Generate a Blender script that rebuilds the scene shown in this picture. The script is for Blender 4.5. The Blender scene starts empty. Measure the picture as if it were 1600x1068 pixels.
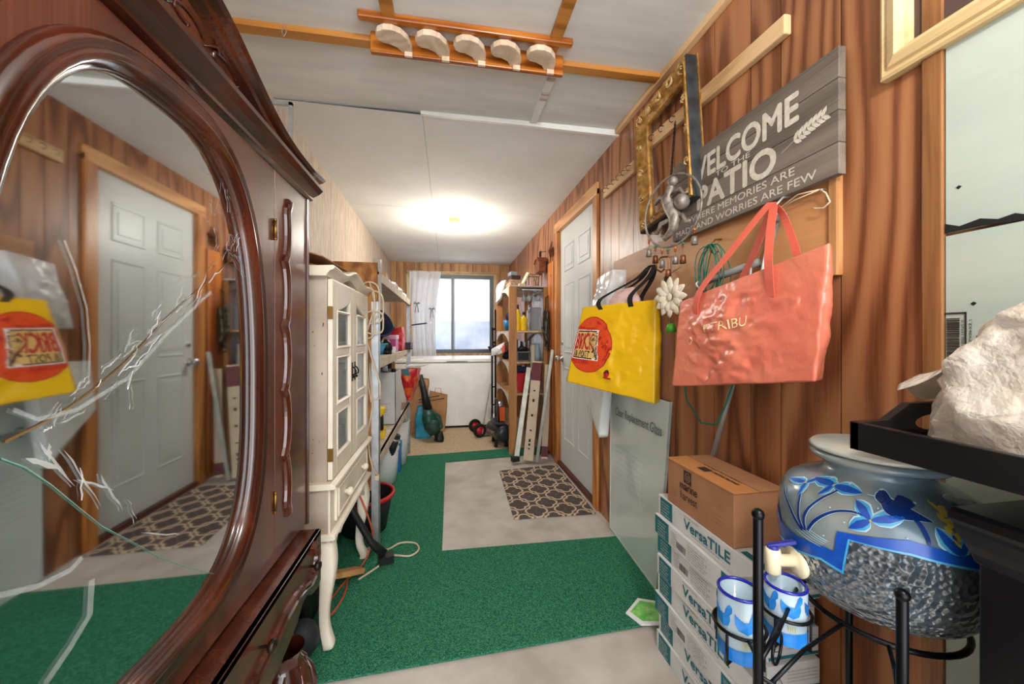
import bpy, bmesh, math, random
from mathutils import Vector, Matrix, noise, Euler
random.seed(7)
S = bpy.context.scene
C = S.collection
PI = math.pi

# ------------------------------------------------------------------ camera, sky, lights, exposure
F = 585.0
YAW = math.atan(100 / 585)
cy_, sy_ = math.cos(YAW), math.sin(YAW)
H = 1.12
cd = bpy.data.cameras.new('camera'); cam = bpy.data.objects.new('camera', cd); C.objects.link(cam)
cam.location = (0, 0, H); cam.rotation_euler = (PI / 2, 0, -YAW)
cd.sensor_width = 36; cd.lens = F / 1600 * 36; cd.shift_y = -9 / 1600; cd.clip_start = 0.01
S.camera = cam
S.view_settings.view_transform = 'Standard'; S.view_settings.look = 'None'
S.view_settings.gamma = 1; S.view_settings.use_curve_mapping = False
S.view_settings.exposure = 0.86
w = bpy.data.worlds.new('world'); S.world = w; w.use_nodes = True
w.node_tree.nodes['Background'].inputs[0].default_value = (0.93, 0.96, 1.0, 1)
w.node_tree.nodes['Background'].inputs[1].default_value = 3.4


def lamp(name, kind, loc, power, col=(1, 1, 1), size=0.1, rot=(0, 0, 0), sy=None):
    l = bpy.data.lights.new(name, kind); l.energy = power; l.color = col
    if kind == 'AREA':
        l.size = size
        if sy: l.shape = 'RECTANGLE'; l.size_y = sy
    else:
        l.shadow_soft_size = size
    o = bpy.data.objects.new(name, l); C.objects.link(o); o.location = loc; o.rotation_euler = rot
    return o


lamp('ceiling_bulb_light', 'POINT', (0.06, 3.66, 2.0), 19, (1, 0.94, 0.85), 0.12)
lamp('hall_bulb_light', 'POINT', (0.35, -0.35, 2.0), 30, (1, 0.96, 0.9), 0.07)
lamp('window_daylight', 'AREA', (0.1, 6.6, 1.6), 75, (0.88, 0.94, 1.0), 2.2, (-PI / 2, 0, 0), 1.8)   # bright daylight outside the window


# ------------------------------------------------------------------ helpers
def at(px, py, X=None, Y=None, Z=None):
    a = (px - 800) / F; b = (525 - py) / F
    dx = a * cy_ + sy_; dy = cy_ - a * sy_
    d = X / dx if X is not None else Y / dy if Y is not None else (Z - H) / b
    return Vector((d * dx, d * dy, H + d * b))


def ray(px, py):
    a = (px - 800) / F; b = (525 - py) / F
    return Vector((a * cy_ + sy_, cy_ - a * sy_, b))


def tag(o, label=None, cat=None, group=None, kind=None):
    if label: o['label'] = label
    if cat: o['category'] = cat
    if group: o['group'] = group
    if kind: o['kind'] = kind
    return o


def thing(name, label, cat, loc=(0, 0, 0), group=None, rz=0):
    o = bpy.data.objects.new(name, None); C.objects.link(o); o.empty_display_size = 0.05
    o.location = loc; o.rotation_euler = (0, 0, rz)
    return tag(o, label, cat, group)


def copy_tree(o, parent=None):
    c = o.copy(); C.objects.link(c)
    if parent is not None: c.parent = parent
    for ch in list(o.children): copy_tree(ch, c)
    return c


class MB:
    """collects shapes in world coordinates (or through self.T) into one mesh"""
    def __init__(s, T=None):
        s.bm = bmesh.new(); s.mats = []; s.T = T

    def mi(s, m):
        if m not in s.mats: s.mats.append(m)
        return s.mats.index(m)

    def add(s, vs, fs, m, smooth=False):
        T = s.T
        bv = [s.bm.verts.new(T @ Vector(v) if T else Vector(v)) for v in vs]
        k = s.mi(m)
        for f in fs:
            try:
                bf = s.bm.faces.new([bv[i] for i in f]); bf.material_index = k; bf.smooth = smooth
            except ValueError: pass
        return s

    def box(s, x0, x1, y0, y1, z0, z1, m):
        v = [(x, y, z) for z in (z0, z1) for y in (y0, y1) for x in (x0, x1)]
        return s.add(v, [(0, 2, 3, 1), (4, 5, 7, 6), (0, 1, 5, 4), (2, 6, 7, 3), (0, 4, 6, 2), (1, 3, 7, 5)], m)

    def boxr(s, c, size, R, m, taper=1):
        c = Vector(c); a, b, d = [q / 2 for q in size]
        R = R.to_matrix() if isinstance(R, Euler) else R
        v = []
        for z in (-d, d):
            t = taper if z > 0 else 1
            for y in (-b * t, b * t):
                for x in (-a * t, a * t): v.append(c + R @ Vector((x, y, z)))
        return s.add(v, [(0, 2, 3, 1), (4, 5, 7, 6), (0, 1, 5, 4), (2, 6, 7, 3), (0, 4, 6, 2), (1, 3, 7, 5)], m)

    def beam(s, p0, p1, w_, t_, m, up=(0, 0, 1)):
        """rectangular bar from p0 to p1"""
        p0, p1 = Vector(p0), Vector(p1); d = (p1 - p0).normalized(); u = Vector(up)
        x = d.cross(u)
        if x.length < 1e-4: x = d.cross(Vector((0, 1, 0)))
        x.normalize(); y = x.cross(d)
        v = [p + x * (i * w_ / 2) + y * (j * t_ / 2) for p in (p0, p1) for i, j in ((-1, -1), (1, -1), (1, 1), (-1, 1))]
        return s.add(v, [(0, 3, 2, 1), (4, 5, 6, 7), (0, 1, 5, 4), (1, 2, 6, 5), (2, 3, 7, 6), (3, 0, 4, 7)], m)

    def tube(s, pts, r, m, n=8, closed=False, flat=1.0):
        pts = [Vector(p) for p in pts]; k = len(pts)
        rs = r if isinstance(r, (list, tuple)) else [r] * k
        vs = []; prev = None
        for i, p in enumerate(pts):
            a = pts[(i - 1) % k] if (closed or i > 0) else p
            b = pts[(i + 1) % k] if (closed or i < k - 1) else p
            t = (b - a).normalized()
            if prev is None:
                prev = t.orthogonal().normalized()
            prev = (prev - t * prev.dot(t))
            if prev.length < 1e-6: prev = t.orthogonal()
            prev.normalize(); q = t.cross(prev)
            for j in range(n):
                an = 2 * PI * j / n
                vs.append(p + prev * math.cos(an) * rs[i] + q * math.sin(an) * rs[i] * flat)
        fs = []
        for i in range(k if closed else k - 1):
            i2 = (i + 1) % k
            for j in range(n):
                j2 = (j + 1) % n
                fs.append((i * n + j, i * n + j2, i2 * n + j2, i2 * n + j))
        if not closed:
            fs.append(tuple(range(n))[::-1]); fs.append(tuple((k - 1) * n + j for j in range(n)))
        return s.add(vs, fs, m, True)

    def cyl(s, p0, p1, r, m, n=20, r1=None):
        return s.tube([p0, p1], [r, r if r1 is None else r1], m, n)

    def lathe(s, prof, c, m, n=40, a0=0, a1=2 * PI, axis=None):
        c = Vector(c); full = abs(a1 - a0 - 2 * PI) < 1e-6
        vs = []
        R = Matrix.Identity(3)
        if axis is not None: R = Vector((0, 0, 1)).rotation_difference(Vector(axis)).to_matrix()
        cols = n if full else n + 1
        for r, z in prof:
            for j in range(cols):
                a = a0 + (a1 - a0) * j / n
                vs.append(c + R @ Vector((max(r, 1e-5) * math.cos(a), max(r, 1e-5) * math.sin(a), z)))
        fs = []
        for i in range(len(prof) - 1):
            for j in range(n):
                j2 = (j + 1) % cols
                fs.append((i * cols + j, i * cols + j2, (i + 1) * cols + j2, (i + 1) * cols + j))
        return s.add(vs, fs, m, True)

    def ball(s, c, r, m, n=16):
        r = r if isinstance(r, (tuple, list)) else (r, r, r)
        k = n // 2; vs = []; fs = []; c = Vector(c)
        for i in range(k + 1):
            t = PI * i / k
            rr = max(math.sin(t), 1e-4)
            for j in range(n):
                a = 2 * PI * j / n
                vs.append(c + Vector((r[0] * rr * math.cos(a), r[1] * rr * math.sin(a), r[2] * math.cos(t))))
        for i in range(k):
            for j in range(n):
                fs.append((i * n + j, (i + 1) * n + j, (i + 1) * n + (j + 1) % n, i * n + (j + 1) % n))
        return s.add(vs, fs, m, True)

    def prism(s, poly, fn, h0, h1, m, smooth=False):
        k = len(poly)
        vs = [fn(u, v, h0) for u, v in poly] + [fn(u, v, h1) for u, v in poly]
        fs = [tuple(range(k)), tuple(range(k, 2 * k))[::-1]] + [(i, (i + 1) % k, k + (i + 1) % k, k + i) for i in range(k)]
        return s.add(vs, fs, m, smooth)

    def moulding(s, path, prof, fn, m, closed=True, smooth=False):
        """profile [(inset, height)] swept along a 2-D path; inset is to the left of the direction of travel"""
        k = len(path); P = [Vector(p) for p in path]; vs = []
        for i in range(k):
            a = P[(i - 1) % k] if (closed or i > 0) else P[i]
            b = P[(i + 1) % k] if (closed or i < k - 1) else P[i]
            d0 = (P[i] - a); d1 = (b - P[i])
            d0 = d0.normalized() if d0.length > 1e-9 else d1.normalized()
            d1 = d1.normalized() if d1.length > 1e-9 else d0
            n0 = Vector((-d0.y, d0.x)); n1 = Vector((-d1.y, d1.x)); nn = n0 + n1
            nn = nn / max(nn.length_squared / 2, 0.3)
            for ins, h in prof:
                q = P[i] + nn * ins; vs.append(fn(q.x, q.y, h))
        L = len(prof); fs = []
        for i in range(k if closed else k - 1):
            i2 = (i + 1) % k
            for j in range(L - 1): fs.append((i * L + j, i * L + j + 1, i2 * L + j + 1, i2 * L + j))
            fs.append((i * L + L - 1, i * L, i2 * L, i2 * L + L - 1))
        if not closed: fs += [tuple(range(L)), tuple((k - 1) * L + j for j in range(L))[::-1]]
        return s.add(vs, fs, m, smooth)

    def sheet(s, fn, nu, nv, m, smooth=True):
        vs = [fn(i / nu, j / nv) for j in range(nv + 1) for i in range(nu + 1)]
        fs = [(j * (nu + 1) + i, j * (nu + 1) + i + 1, (j + 1) * (nu + 1) + i + 1, (j + 1) * (nu + 1) + i) for j in range(nv) for i in range(nu)]
        return s.add(vs, fs, m, smooth)

    def text(s, body, u0, v0, wd, ht, fn, m, h=0.0, bold=0.0, shear=0.0, thick=0.0006):
        """lettering fitted in a box wd x ht with its lower left corner at (u0, v0)"""
        cu = bpy.data.curves.new('t', 'FONT'); cu.body = body; cu.resolution_u = 4; cu.shear = shear
        ob = bpy.data.objects.new('t', cu)
        me = bpy.data.meshes.new_from_object(ob)
        vs = [v.co.copy() for v in me.vertices]
        if vs:
            x0 = min(v.x for v in vs); x1 = max(v.x for v in vs); y0 = min(v.y for v in vs); y1 = max(v.y for v in vs)
            vv = [fn(u0 + (v.x - x0) / (x1 - x0) * wd, v0 + (v.y - y0) / (y1 - y0) * ht, h + thick) for v in vs]
            s.add(vv, [tuple(p.vertices) for p in me.polygons], m)
            if bold > 0:      # heavier strokes: the same letters laid again, shifted by a fraction of a stroke
                e = bold * ht * 1.2
                for k, (du, dv_) in enumerate(((-e, 0), (e, 0), (0, e), (0, -e), (-e * .7, e * .7), (e * .7, -e * .7))):
                    vv = [fn(u0 + du + (v.x - x0) / (x1 - x0) * wd, v0 + dv_ + (v.y - y0) / (y1 - y0) * ht, h + thick + .00006 * (k + 1)) for v in vs]
                    s.add(vv, [tuple(p.vertices) for p in me.polygons], m)
        bpy.data.objects.remove(ob); bpy.data.curves.remove(cu); bpy.data.meshes.remove(me)
        return s

    def build(s, name, parent=None, loc=None, bev=0.0, subd=0, recalc=True, solid=0.0, seg=2):
        if recalc: bmesh.ops.recalc_face_normals(s.bm, faces=s.bm.faces)
        me = bpy.data.meshes.new(name)
        o = bpy.data.objects.new(name, me); C.objects.link(o)
        for m in s.mats: me.materials.append(m)
        if parent is not None:
            base = Vector(parent.location)
            p = parent.parent
            while p is not None: base += Vector(p.location); p = p.parent
            if not s.T: bmesh.ops.translate(s.bm, verts=s.bm.verts, vec=-base)
            o.parent = parent
        else:
            if loc is None:
                vs = [v.co for v in s.bm.verts]
                loc = Vector(((min(v.x for v in vs) + max(v.x for v in vs)) / 2, (min(v.y for v in vs) + max(v.y for v in vs)) / 2, min(v.z for v in vs)))
            loc = Vector(loc)
            if not s.T: bmesh.ops.translate(s.bm, verts=s.bm.verts, vec=-loc)
            o.location = loc
        s.bm.to_mesh(me); s.bm.free()
        if solid:
            md = o.modifiers.new('solid', 'SOLIDIFY'); md.thickness = solid; md.offset = 0
        if bev:
            md = o.modifiers.new('bevel', 'BEVEL'); md.width = bev; md.segments = seg; md.limit_method = 'ANGLE'; md.angle_limit = math.radians(50)
        if subd:
            md = o.modifiers.new('sub', 'SUBSURF'); md.levels = subd; md.render_levels = subd
        return o


def structure(o):
    o['kind'] = 'structure'; return o


# ------------------------------------------------------------------ materials
def hexc(h):
    h = h.lstrip('#'); c = [int(h[i:i + 2], 16) / 255 for i in (0, 2, 4)]
    return tuple(x / 12.92 if x <= 0.04045 else ((x + 0.055) / 1.055) ** 2.4 for x in c) + (1,)


def base_mat(name):
    m = bpy.data.materials.new(name); m.use_nodes = True
    return m, m.node_tree.nodes, m.node_tree.links, m.node_tree.nodes['Principled BSDF']


def mat(name, c, rough=0.6, metal=0.0, c2=None, scale=8.0, stretch=(1, 1, 1), bump=0.0, bscale=None, trans=0.0, spec=0.5, alpha=1.0, detail=4, lo=0.35, hi=0.65, coat=0.0, ior=1.45, bstr=None, sub=0.0, emit=0.0):
    m, N, L, b = base_mat(name)
    b.inputs['Roughness'].default_value = rough; b.inputs['Metallic'].default_value = metal
    b.inputs['Specular IOR Level'].default_value = spec; b.inputs['Transmission Weight'].default_value = trans
    b.inputs['Alpha'].default_value = alpha; b.inputs['Coat Weight'].default_value = coat; b.inputs['IOR'].default_value = ior
    b.inputs['Coat Roughness'].default_value = 0.15
    cc = hexc(c); b.inputs['Base Color'].default_value = cc
    tc = N.new('ShaderNodeTexCoord'); mp = N.new('ShaderNodeMapping'); mp.inputs['Scale'].default_value = stretch
    L.new(tc.outputs['Object'], mp.inputs['Vector'])
    c2 = c2 or None
    n = N.new('ShaderNodeTexNoise'); n.inputs['Scale'].default_value = scale; n.inputs['Detail'].default_value = detail
    L.new(mp.outputs[0], n.inputs['Vector'])
    r = N.new('ShaderNodeValToRGB'); r.color_ramp.elements[0].position = lo; r.color_ramp.elements[1].position = hi
    r.color_ramp.elements[0].color = cc
    r.color_ramp.elements[1].color = hexc(c2) if c2 else tuple(min(1, x * 1.08) for x in cc[:3]) + (1,)
    L.new(n.outputs['Fac'], r.inputs['Fac']); L.new(r.outputs[0], b.inputs['Base Color'])
    if bump:
        n2 = N.new('ShaderNodeTexNoise'); n2.inputs['Scale'].default_value = bscale or scale * 4; n2.inputs['Detail'].default_value = 5
        L.new(mp.outputs[0], n2.inputs['Vector'])
        bp = N.new('ShaderNodeBump'); bp.inputs['Strength'].default_value = bstr or 0.6; bp.inputs['Distance'].default_value = bump
        L.new(n2.outputs['Fac'], bp.inputs['Height']); L.new(bp.outputs[0], b.inputs['Normal'])
    if emit:
        b.inputs['Emission Color'].default_value = cc; b.inputs['Emission Strength'].default_value = emit
    return m


def wood(name, dark, mid, light, axis='Z', grain=2.2, rings=10, rough=0.4, streak=0.5, knots=False, bump=0.0006, stretch=9.0, coat=0.0, spec=0.5):
    m, N, L, b = base_mat(name)
    b.inputs['Roughness'].default_value = rough; b.inputs['Coat Weight'].default_value = coat; b.inputs['Coat Roughness'].default_value = 0.12
    b.inputs['Specular IOR Level'].default_value = spec
    tc = N.new('ShaderNodeTexCoord'); geo = N.new('ShaderNodeNewGeometry')
    mul = N.new('ShaderNodeVectorMath'); mul.operation = 'MULTIPLY_ADD'
    cb = N.new('ShaderNodeCombineXYZ')
    for i in range(3): L.new(geo.outputs['Random Per Island'], cb.inputs[i])
    mul.inputs[1].default_value = (17, 23, 31); L.new(cb.outputs[0], mul.inputs[0]); L.new(tc.outputs['Object'], mul.inputs[2])
    mp = N.new('ShaderNodeMapping'); sc = {'X': (1 / stretch, 1, 1), 'Y': (1, 1 / stretch, 1), 'Z': (1, 1, 1 / stretch)}[axis]
    mp.inputs['Scale'].default_value = sc
    L.new(mul.outputs[0], mp.inputs['Vector'])
    n = N.new('ShaderNodeTexNoise'); n.inputs['Scale'].default_value = grain; n.inputs['Detail'].default_value = 2.5; n.inputs['Roughness'].default_value = 0.45
    L.new(mp.outputs[0], n.inputs['Vector'])
    mm = N.new('ShaderNodeMath'); mm.operation = 'MULTIPLY'; mm.inputs[1].default_value = rings * 6.28
    L.new(n.outputs['Fac'], mm.inputs[0])
    si = N.new('ShaderNodeMath'); si.operation = 'SINE'; L.new(mm.outputs[0], si.inputs[0])
    ma = N.new('ShaderNodeMath'); ma.operation = 'MULTIPLY_ADD'; ma.inputs[1].default_value = 0.5; ma.inputs[2].default_value = 0.5
    L.new(si.outputs[0], ma.inputs[0])
    # fine streaks
    mp2 = N.new('ShaderNodeMapping'); mp2.inputs['Scale'].default_value = tuple(60 if q == 1 else 2.2 for q in sc)
    L.new(mul.outputs[0], mp2.inputs['Vector'])
    n2 = N.new('ShaderNodeTexNoise'); n2.inputs['Scale'].default_value = 3; n2.inputs['Detail'].default_value = 4
    L.new(mp2.outputs[0], n2.inputs['Vector'])
    mix = N.new('ShaderNodeMix'); mix.data_type = 'FLOAT'; mix.inputs[0].default_value = streak
    L.new(ma.outputs[0], mix.inputs[2]); L.new(n2.outputs['Fac'], mix.inputs[3])
    r = N.new('ShaderNodeValToRGB'); e = r.color_ramp.elements
    e[0].position = 0.12; e[0].color = hexc(dark); e[1].position = 0.9; e[1].color = hexc(light)
    k = e.new(0.45); k.color = hexc(mid)
    L.new(mix.outputs[0], r.inputs['Fac'])
    out = r.outputs[0]
    # slow tone drift plus a tone per board
    n3 = N.new('ShaderNodeTexNoise'); n3.inputs['Scale'].default_value = 1.3; L.new(mp.outputs[0], n3.inputs['Vector'])
    hs = N.new('ShaderNodeHueSaturation'); mr = N.new('ShaderNodeMapRange')
    mr.inputs[1].default_value = 0.3; mr.inputs[2].default_value = 0.7; mr.inputs[3].default_value = 0.82; mr.inputs[4].default_value = 1.15
    L.new(n3.outputs['Fac'], mr.inputs[0]); L.new(mr.outputs[0], hs.inputs['Value']); L.new(out, hs.inputs['Color']); out = hs.outputs[0]
    if knots:
        v = N.new('ShaderNodeTexVoronoi'); v.inputs['Scale'].default_value = 2.2
        mp3 = N.new('ShaderNodeMapping'); mp3.inputs['Scale'].default_value = tuple(q if q == 1 else 0.45 for q in sc)
        L.new(mul.outputs[0], mp3.inputs['Vector']); L.new(mp3.outputs[0], v.inputs['Vector'])
        kr = N.new('ShaderNodeValToRGB'); kr.color_ramp.elements[0].position = 0.03; kr.color_ramp.elements[1].position = 0.1
        kr.color_ramp.elements[0].color = (0.18, 0.1, 0.07, 1); kr.color_ramp.elements[1].color = (1, 1, 1, 1)
        L.new(v.outputs['Distance'], kr.inputs['Fac'])
        mx = N.new('ShaderNodeMix'); mx.data_type = 'RGBA'; mx.blend_type = 'MULTIPLY'; mx.inputs[0].default_value = 0.9
        L.new(out, mx.inputs[6]); L.new(kr.outputs[0], mx.inputs[7]); out = mx.outputs[2]
    L.new(out, b.inputs['Base Color'])
    if bump:
        bp = N.new('ShaderNodeBump'); bp.inputs['Strength'].default_value = 0.5; bp.inputs['Distance'].default_value = bump
        L.new(n2.outputs['Fac'], bp.inputs['Height']); L.new(bp.outputs[0], b.inputs['Normal'])
    return m


panel = wood('cedar panelling', '#65371f', '#9a6240', '#ad7850', 'Z', 3.0, 13, 0.36, 0.38, True, 0.0005, 7, spec=0.45)
panel_pale = wood('pale back panelling', '#8a5c34', '#b4814f', '#c39562', 'Z', 3.0, 7, 0.45, 0.5, False, 0.0005, 7)
casing = wood('oak casing', '#8f4d1c', '#b97434', '#cd8b49', 'Z', 4, 9, 0.35, 0.5)
casing_h = wood('oak casing across', '#9a6030', '#c48a50', '#d29c66', 'Y', 4, 9, 0.4, 0.5)
pine = wood('raw pine', '#a67f55', '#cfa878', '#dfbd92', 'Y', 4, 7, 0.6, 0.5, False)
pine_z = wood('raw pine upright', '#97663a', '#bd8a57', '#cb9c6c', 'Z', 4, 7, 0.6, 0.6, False)
pine_x = wood('ceiling pine strip', '#7d4716', '#b5752f', '#c98a42', 'X', 4, 7, 0.4, 0.5)
pine_rack = wood('varnished pine rack', '#7c3c0c', '#b4661f', '#cc7f33', 'X', 5, 8, 0.3, 0.45, True)
hook_wood = wood('pale painted hook wood', '#b59a80', '#cdb59c', '#dccab5', 'Z', 5, 7, 0.5, 0.6)
mahog = wood('dark mahogany', '#35170e', '#50271b', '#673829', 'Z', 3.5, 6, 0.26, 0.65, False, 0.0003, 9, coat=0.5)
mahog_d = wood('deep mahogany moulding', '#210c06', '#3b170c', '#552412', 'Z', 3.5, 6, 0.16, 0.65, False, 0.0002, 9, coat=0.7)
grey_wood = wood('weathered grey boards', '#4c423a', '#6b6056', '#7d7267', 'Y', 4, 8, 0.7, 0.6, False, 0.001)
ply = wood('plywood backer', '#a0683c', '#b98352', '#c8925f', 'Y', 2.2, 5, 0.5, 0.4, False)
creamw = wood('cream frame', '#c0a070', '#d9bd8c', '#e6cfa6', 'Y', 3, 5, 0.45, 0.6, False)
trimw = wood('brown strip', '#6c4426', '#93643c', '#ab7d52', 'Z', 4, 8, 0.35, 0.55)
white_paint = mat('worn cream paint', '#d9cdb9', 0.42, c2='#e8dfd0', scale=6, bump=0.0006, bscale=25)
white_darker = mat('darker cream paint', '#a08d7e', 0.5, c2='#b9a99a', scale=5, bump=0.0006)  # greyer, darker cream than the front, for cabinet sides and inner boards
ceil_m = mat('ceiling board', '#d8d8d3', 0.85, c2='#e0e0dc', scale=2.5, bump=0.0009, bscale=150, bstr=0.35)
ceil_f = mat('ceiling board front', '#cfcfca', 0.9, c2='#dadad5', scale=3, stretch=(1, 6, 1), bump=0.0012, bscale=60, bstr=0.5)
white = mat('white enamel', '#e6e6e2', 0.3)
white_plastic = mat('white plastic', '#dedede', 0.4)
door_m = mat('door paint', '#cfd4d4', 0.35, c2='#d6dada', scale=2)
concrete = mat('pale concrete', '#a89f95', 0.65, c2='#c3bcb3', scale=5, detail=8, bump=0.001, bscale=30)
speck = mat('speckled sheet floor', '#a98f72', 0.7, c2='#cdb899', scale=120, detail=3, lo=0.4, hi=0.6)
green_m = mat('green turf carpet', '#12533b', 0.95, c2='#559a7b', scale=260, detail=2, lo=0.38, hi=0.75, bump=0.004, bscale=260, spec=0.1)
leftwall = mat('embossed wallboard', '#b3a18f', 0.6, c2='#c9b9a8', scale=30, stretch=(1, 1, 0.25), bump=0.0015, bscale=40)
black = mat('black lacquer', '#0d0d0f', 0.28, c2='#151517', scale=10)
black_m = mat('black metal', '#101114', 0.3, metal=0.6)
black_pl = mat('black plastic', '#17181a', 0.5)
steel = mat('galvanised steel', '#a9adb0', 0.38, metal=0.7, c2='#bfc3c6', scale=20)
chrome = mat('chrome', '#c8c8c8', 0.12, metal=1)
brass = mat('brass', '#8f6a34', 0.3, metal=0.9)
gold = mat('antique gold', '#8a5f20', 0.42, metal=0.55, c2='#c4985a', scale=30, bump=0.004, bscale=60)
gold_pale = mat('rubbed gold', '#b08a52', 0.45, metal=0.3, c2='#d2b480', scale=25, bump=0.004, bscale=60)
blackslate = mat('dark frame side', '#26292c', 0.5, c2='#3b3f42', scale=20)
osb_m = mat('strand board', '#7c4818', 0.65, c2='#b57a3e', scale=22, stretch=(1, 1, 0.5), detail=2, lo=0.38, hi=0.62, bump=0.0012, bscale=30)
board_raw = mat('raw shelf board', '#b5a692', 0.7, c2='#cbbfae', scale=14)
cardboard = mat('cardboard', '#97694a', 0.75, c2='#a37453', scale=12, stretch=(1, 1, 1), bump=0.0006, bscale=80)
cardboard_p = mat('pale carton', '#c3ae95', 0.7, c2='#cdbba4', scale=12)
ink = mat('black ink', '#2a2320', 0.7)
ink_soft = mat('faded ink', '#5e4735', 0.8)
teal = mat('teal print', '#12606a', 0.6, c2='#166a74', scale=4)
cartonw = mat('white carton', '#c4c3c2', 0.6, c2='#cfcecd', scale=10)
letter = mat('cream lettering', '#d3cbbf', 0.7, c2='#c2b8ab', scale=60)
pink_m = mat('coral woven plastic', '#d9705c', 0.27, c2='#e08468', scale=5, bump=0.006, bscale=26, spec=0.8, bstr=0.8)
pink_h = mat('coral strap', '#d9634f', 0.6)
yel_m = mat('yellow laminate', '#d6a70c', 0.3, c2='#dcb013', scale=4, bump=0.004, bscale=10, spec=0.6, bstr=0.4)
red_m = mat('red plastic', '#b81d24', 0.4)
orange_m = mat('orange plastic', '#d35419', 0.45)
greenpl = mat('dark green plastic', '#0f4234', 0.4)
tealpl = mat('teal plastic', '#15706c', 0.45)
bluepl = mat('blue plastic', '#1c6da8', 0.4)
bluelt = mat('light blue plastic', '#4aa0bd', 0.4)
navy = mat('navy fabric', '#111c3a', 0.7)
pinkpl = mat('pink plastic', '#b23a78', 0.4)
yellowpl = mat('yellow plastic', '#dcb610', 0.35)
foam = mat('pale green foam board', '#a7b3aa', 0.75, c2='#b2bcb2', scale=2.5, stretch=(1, 1, 5))
rubber = mat('black rubber', '#121212', 0.8)
alum = mat('aluminium strip', '#8b8a80', 0.4, metal=0.4, c2='#a3a195', scale=15)
glass_m = mat('clear glass', '#f4f8f8', 0.02, trans=1.0, ior=1.3)
bulb_m = mat('lit bulb', '#ffe2ac', 0.3, emit=14)
cream_m = mat('cream plastic', '#dbcfae', 0.35)
cord_m = mat('white cord', '#c9b69a', 0.5)
cord_o = mat('orange cord', '#b3522f', 0.5)
cord_g = mat('green wire', '#0e6a58', 0.45)
paper = mat('paper bag', '#a77b50', 0.8, c2='#b98c5f', scale=8)
copper = mat('brown copper', '#6a3a22', 0.4, metal=0.6, c2='#8c5636', scale=20)


def film(name, col='#e8ecef', rough=0.15, a=0.35, bump=0.006, bscale=30):
    """thin clear plastic"""
    m = mat(name, col, rough, bump=bump, bscale=bscale, spec=0.8, alpha=a); return m


clear_film = film('clear plastic bag', a=0.55)
crack_film = film('glass splinter', '#dfe9ec', 0.05, 0.28, 0.01, 60)

# ================================================================== THE ROOM
W = 0.953          # right wall
LX = -0.84         # left wall
YB = 5.81          # back wall
Y0 = -1.5          # open end of the hall behind the camera
ZF = 2.285         # ceiling, front part
ZC = 2.235         # ceiling, back part
DY0, DY1, DZ = 2.325, 3.18, 2.05     # door opening in the right wall

f = MB(); f.box(LX - .1, W + .1, Y0, YB + .1, -0.08, 0.0, concrete); structure(f.build('floor', loc=(0, 0, -0.08)))
f = MB(); f.box(LX - .02, W + .02, Y0, 2.0, ZF, ZF + .05, ceil_f)

def zcl(x, y): return 2.235 + ((2.281 - .022 * (x - LX) / (W - LX)) - 2.235) * max(0, (YB - y) / (YB - 2.0)) ** 1.3
f.sheet(lambda u, v: (LX - .02 + (W - LX + .04) * u, 2.0 + (YB + .02 - 2.0) * v, zcl(LX + (W - LX) * u, 2.0 + (YB - 2.0) * v)), 2, 24, ceil_m)
f.box(LX - .02, W + .02, 2.0, YB + .02, ZF + .01, ZF + .1, ceil_m); structure(f.build('ceiling', loc=(0, 0, ZC)))
# panelled right wall: every board stands a hair apart from the next
gr = [Y0, -1.1, -0.75, -0.4, -0.1, .2, .43, .594, .608, .772, .941, 1.05, 1.216, 1.458, 1.659, 1.816, 1.986, 2.087, 2.2, 2.33, 2.44, 2.56, 2.7, 2.82, 2.98, 3.1, 3.23, 3.34, 3.5, 3.66, 3.8, 3.95, 4.1, 4.26, 4.4, 4.55, 4.7, 4.85, 5.0, 5.15, 5.3, 5.45, 5.6, YB]
g = 0.0022
f = MB()
for a, b in zip(gr[:-1], gr[1:]):
    if b <= DY0 or a >= DY1: f.box(W, W + .012, a + g, b - g, 0, 2.3, panel)
    else:
        if a < DY0: f.box(W, W + .012, a + g, DY0, 0, DZ, panel)
        if b > DY1: f.box(W, W + .012, DY1, b - g, 0, DZ, panel)
        f.box(W, W + .012, a + g, b - g, DZ, 2.3, panel)
slot = mat('dark groove', '#1d0f08', 0.9)
for a, b in ((Y0, DY0), (DY1, YB + .1)): f.box(W + .008, W + .1, a, b, 0, 2.3, slot)
f.box(W + .008, W + .1, DY0, DY1, DZ, 2.3, slot)
structure(f.build('wall_right', loc=(W, 2, 0)))
# back wall with the window opening
WX0, WX1, WZ0, WZ1 = -0.56, 0.70, 0.86, 2.06
f = MB(); xs = [LX, -.76, -.66]
x = -.66
while x < W - .1: x += .105 if int(x * 100) % 2 else .13; xs.append(min(x, W))
xs[-1] = W
for a, b in zip(xs[:-1], xs[1:]):
    if b <= WX0 or a >= WX1: f.box(a + g, b - g, YB, YB + .012, 0, 2.3, panel_pale)
    else:
        f.box(a + g, b - g, YB, YB + .012, 0, WZ0, panel_pale); f.box(a + g, b - g, YB, YB + .012, WZ1, 2.3, panel_pale)
        if a < WX0: f.box(a + g, WX0, YB, YB + .012, WZ0, WZ1, panel_pale)
        if b > WX1: f.box(WX1, b - g, YB, YB + .012, WZ0, WZ1, panel_pale)
f.box(LX, WX0, YB + .008, YB + .09, 0, 2.3, slot); f.box(WX1, W + .1, YB + .008, YB + .09, 0, 2.3, slot)
f.box(WX0, WX1, YB + .008, YB + .09, 0, WZ0, slot); f.box(WX0, WX1, YB + .008, YB + .09, WZ1, 2.3, slot)
structure(f.build('wall_back', loc=(0, YB, 0)))
f = MB(); ys = [Y0 + .4 * i for i in range(19)]; ys = [y for y in ys if y < YB] + [YB]
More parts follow.
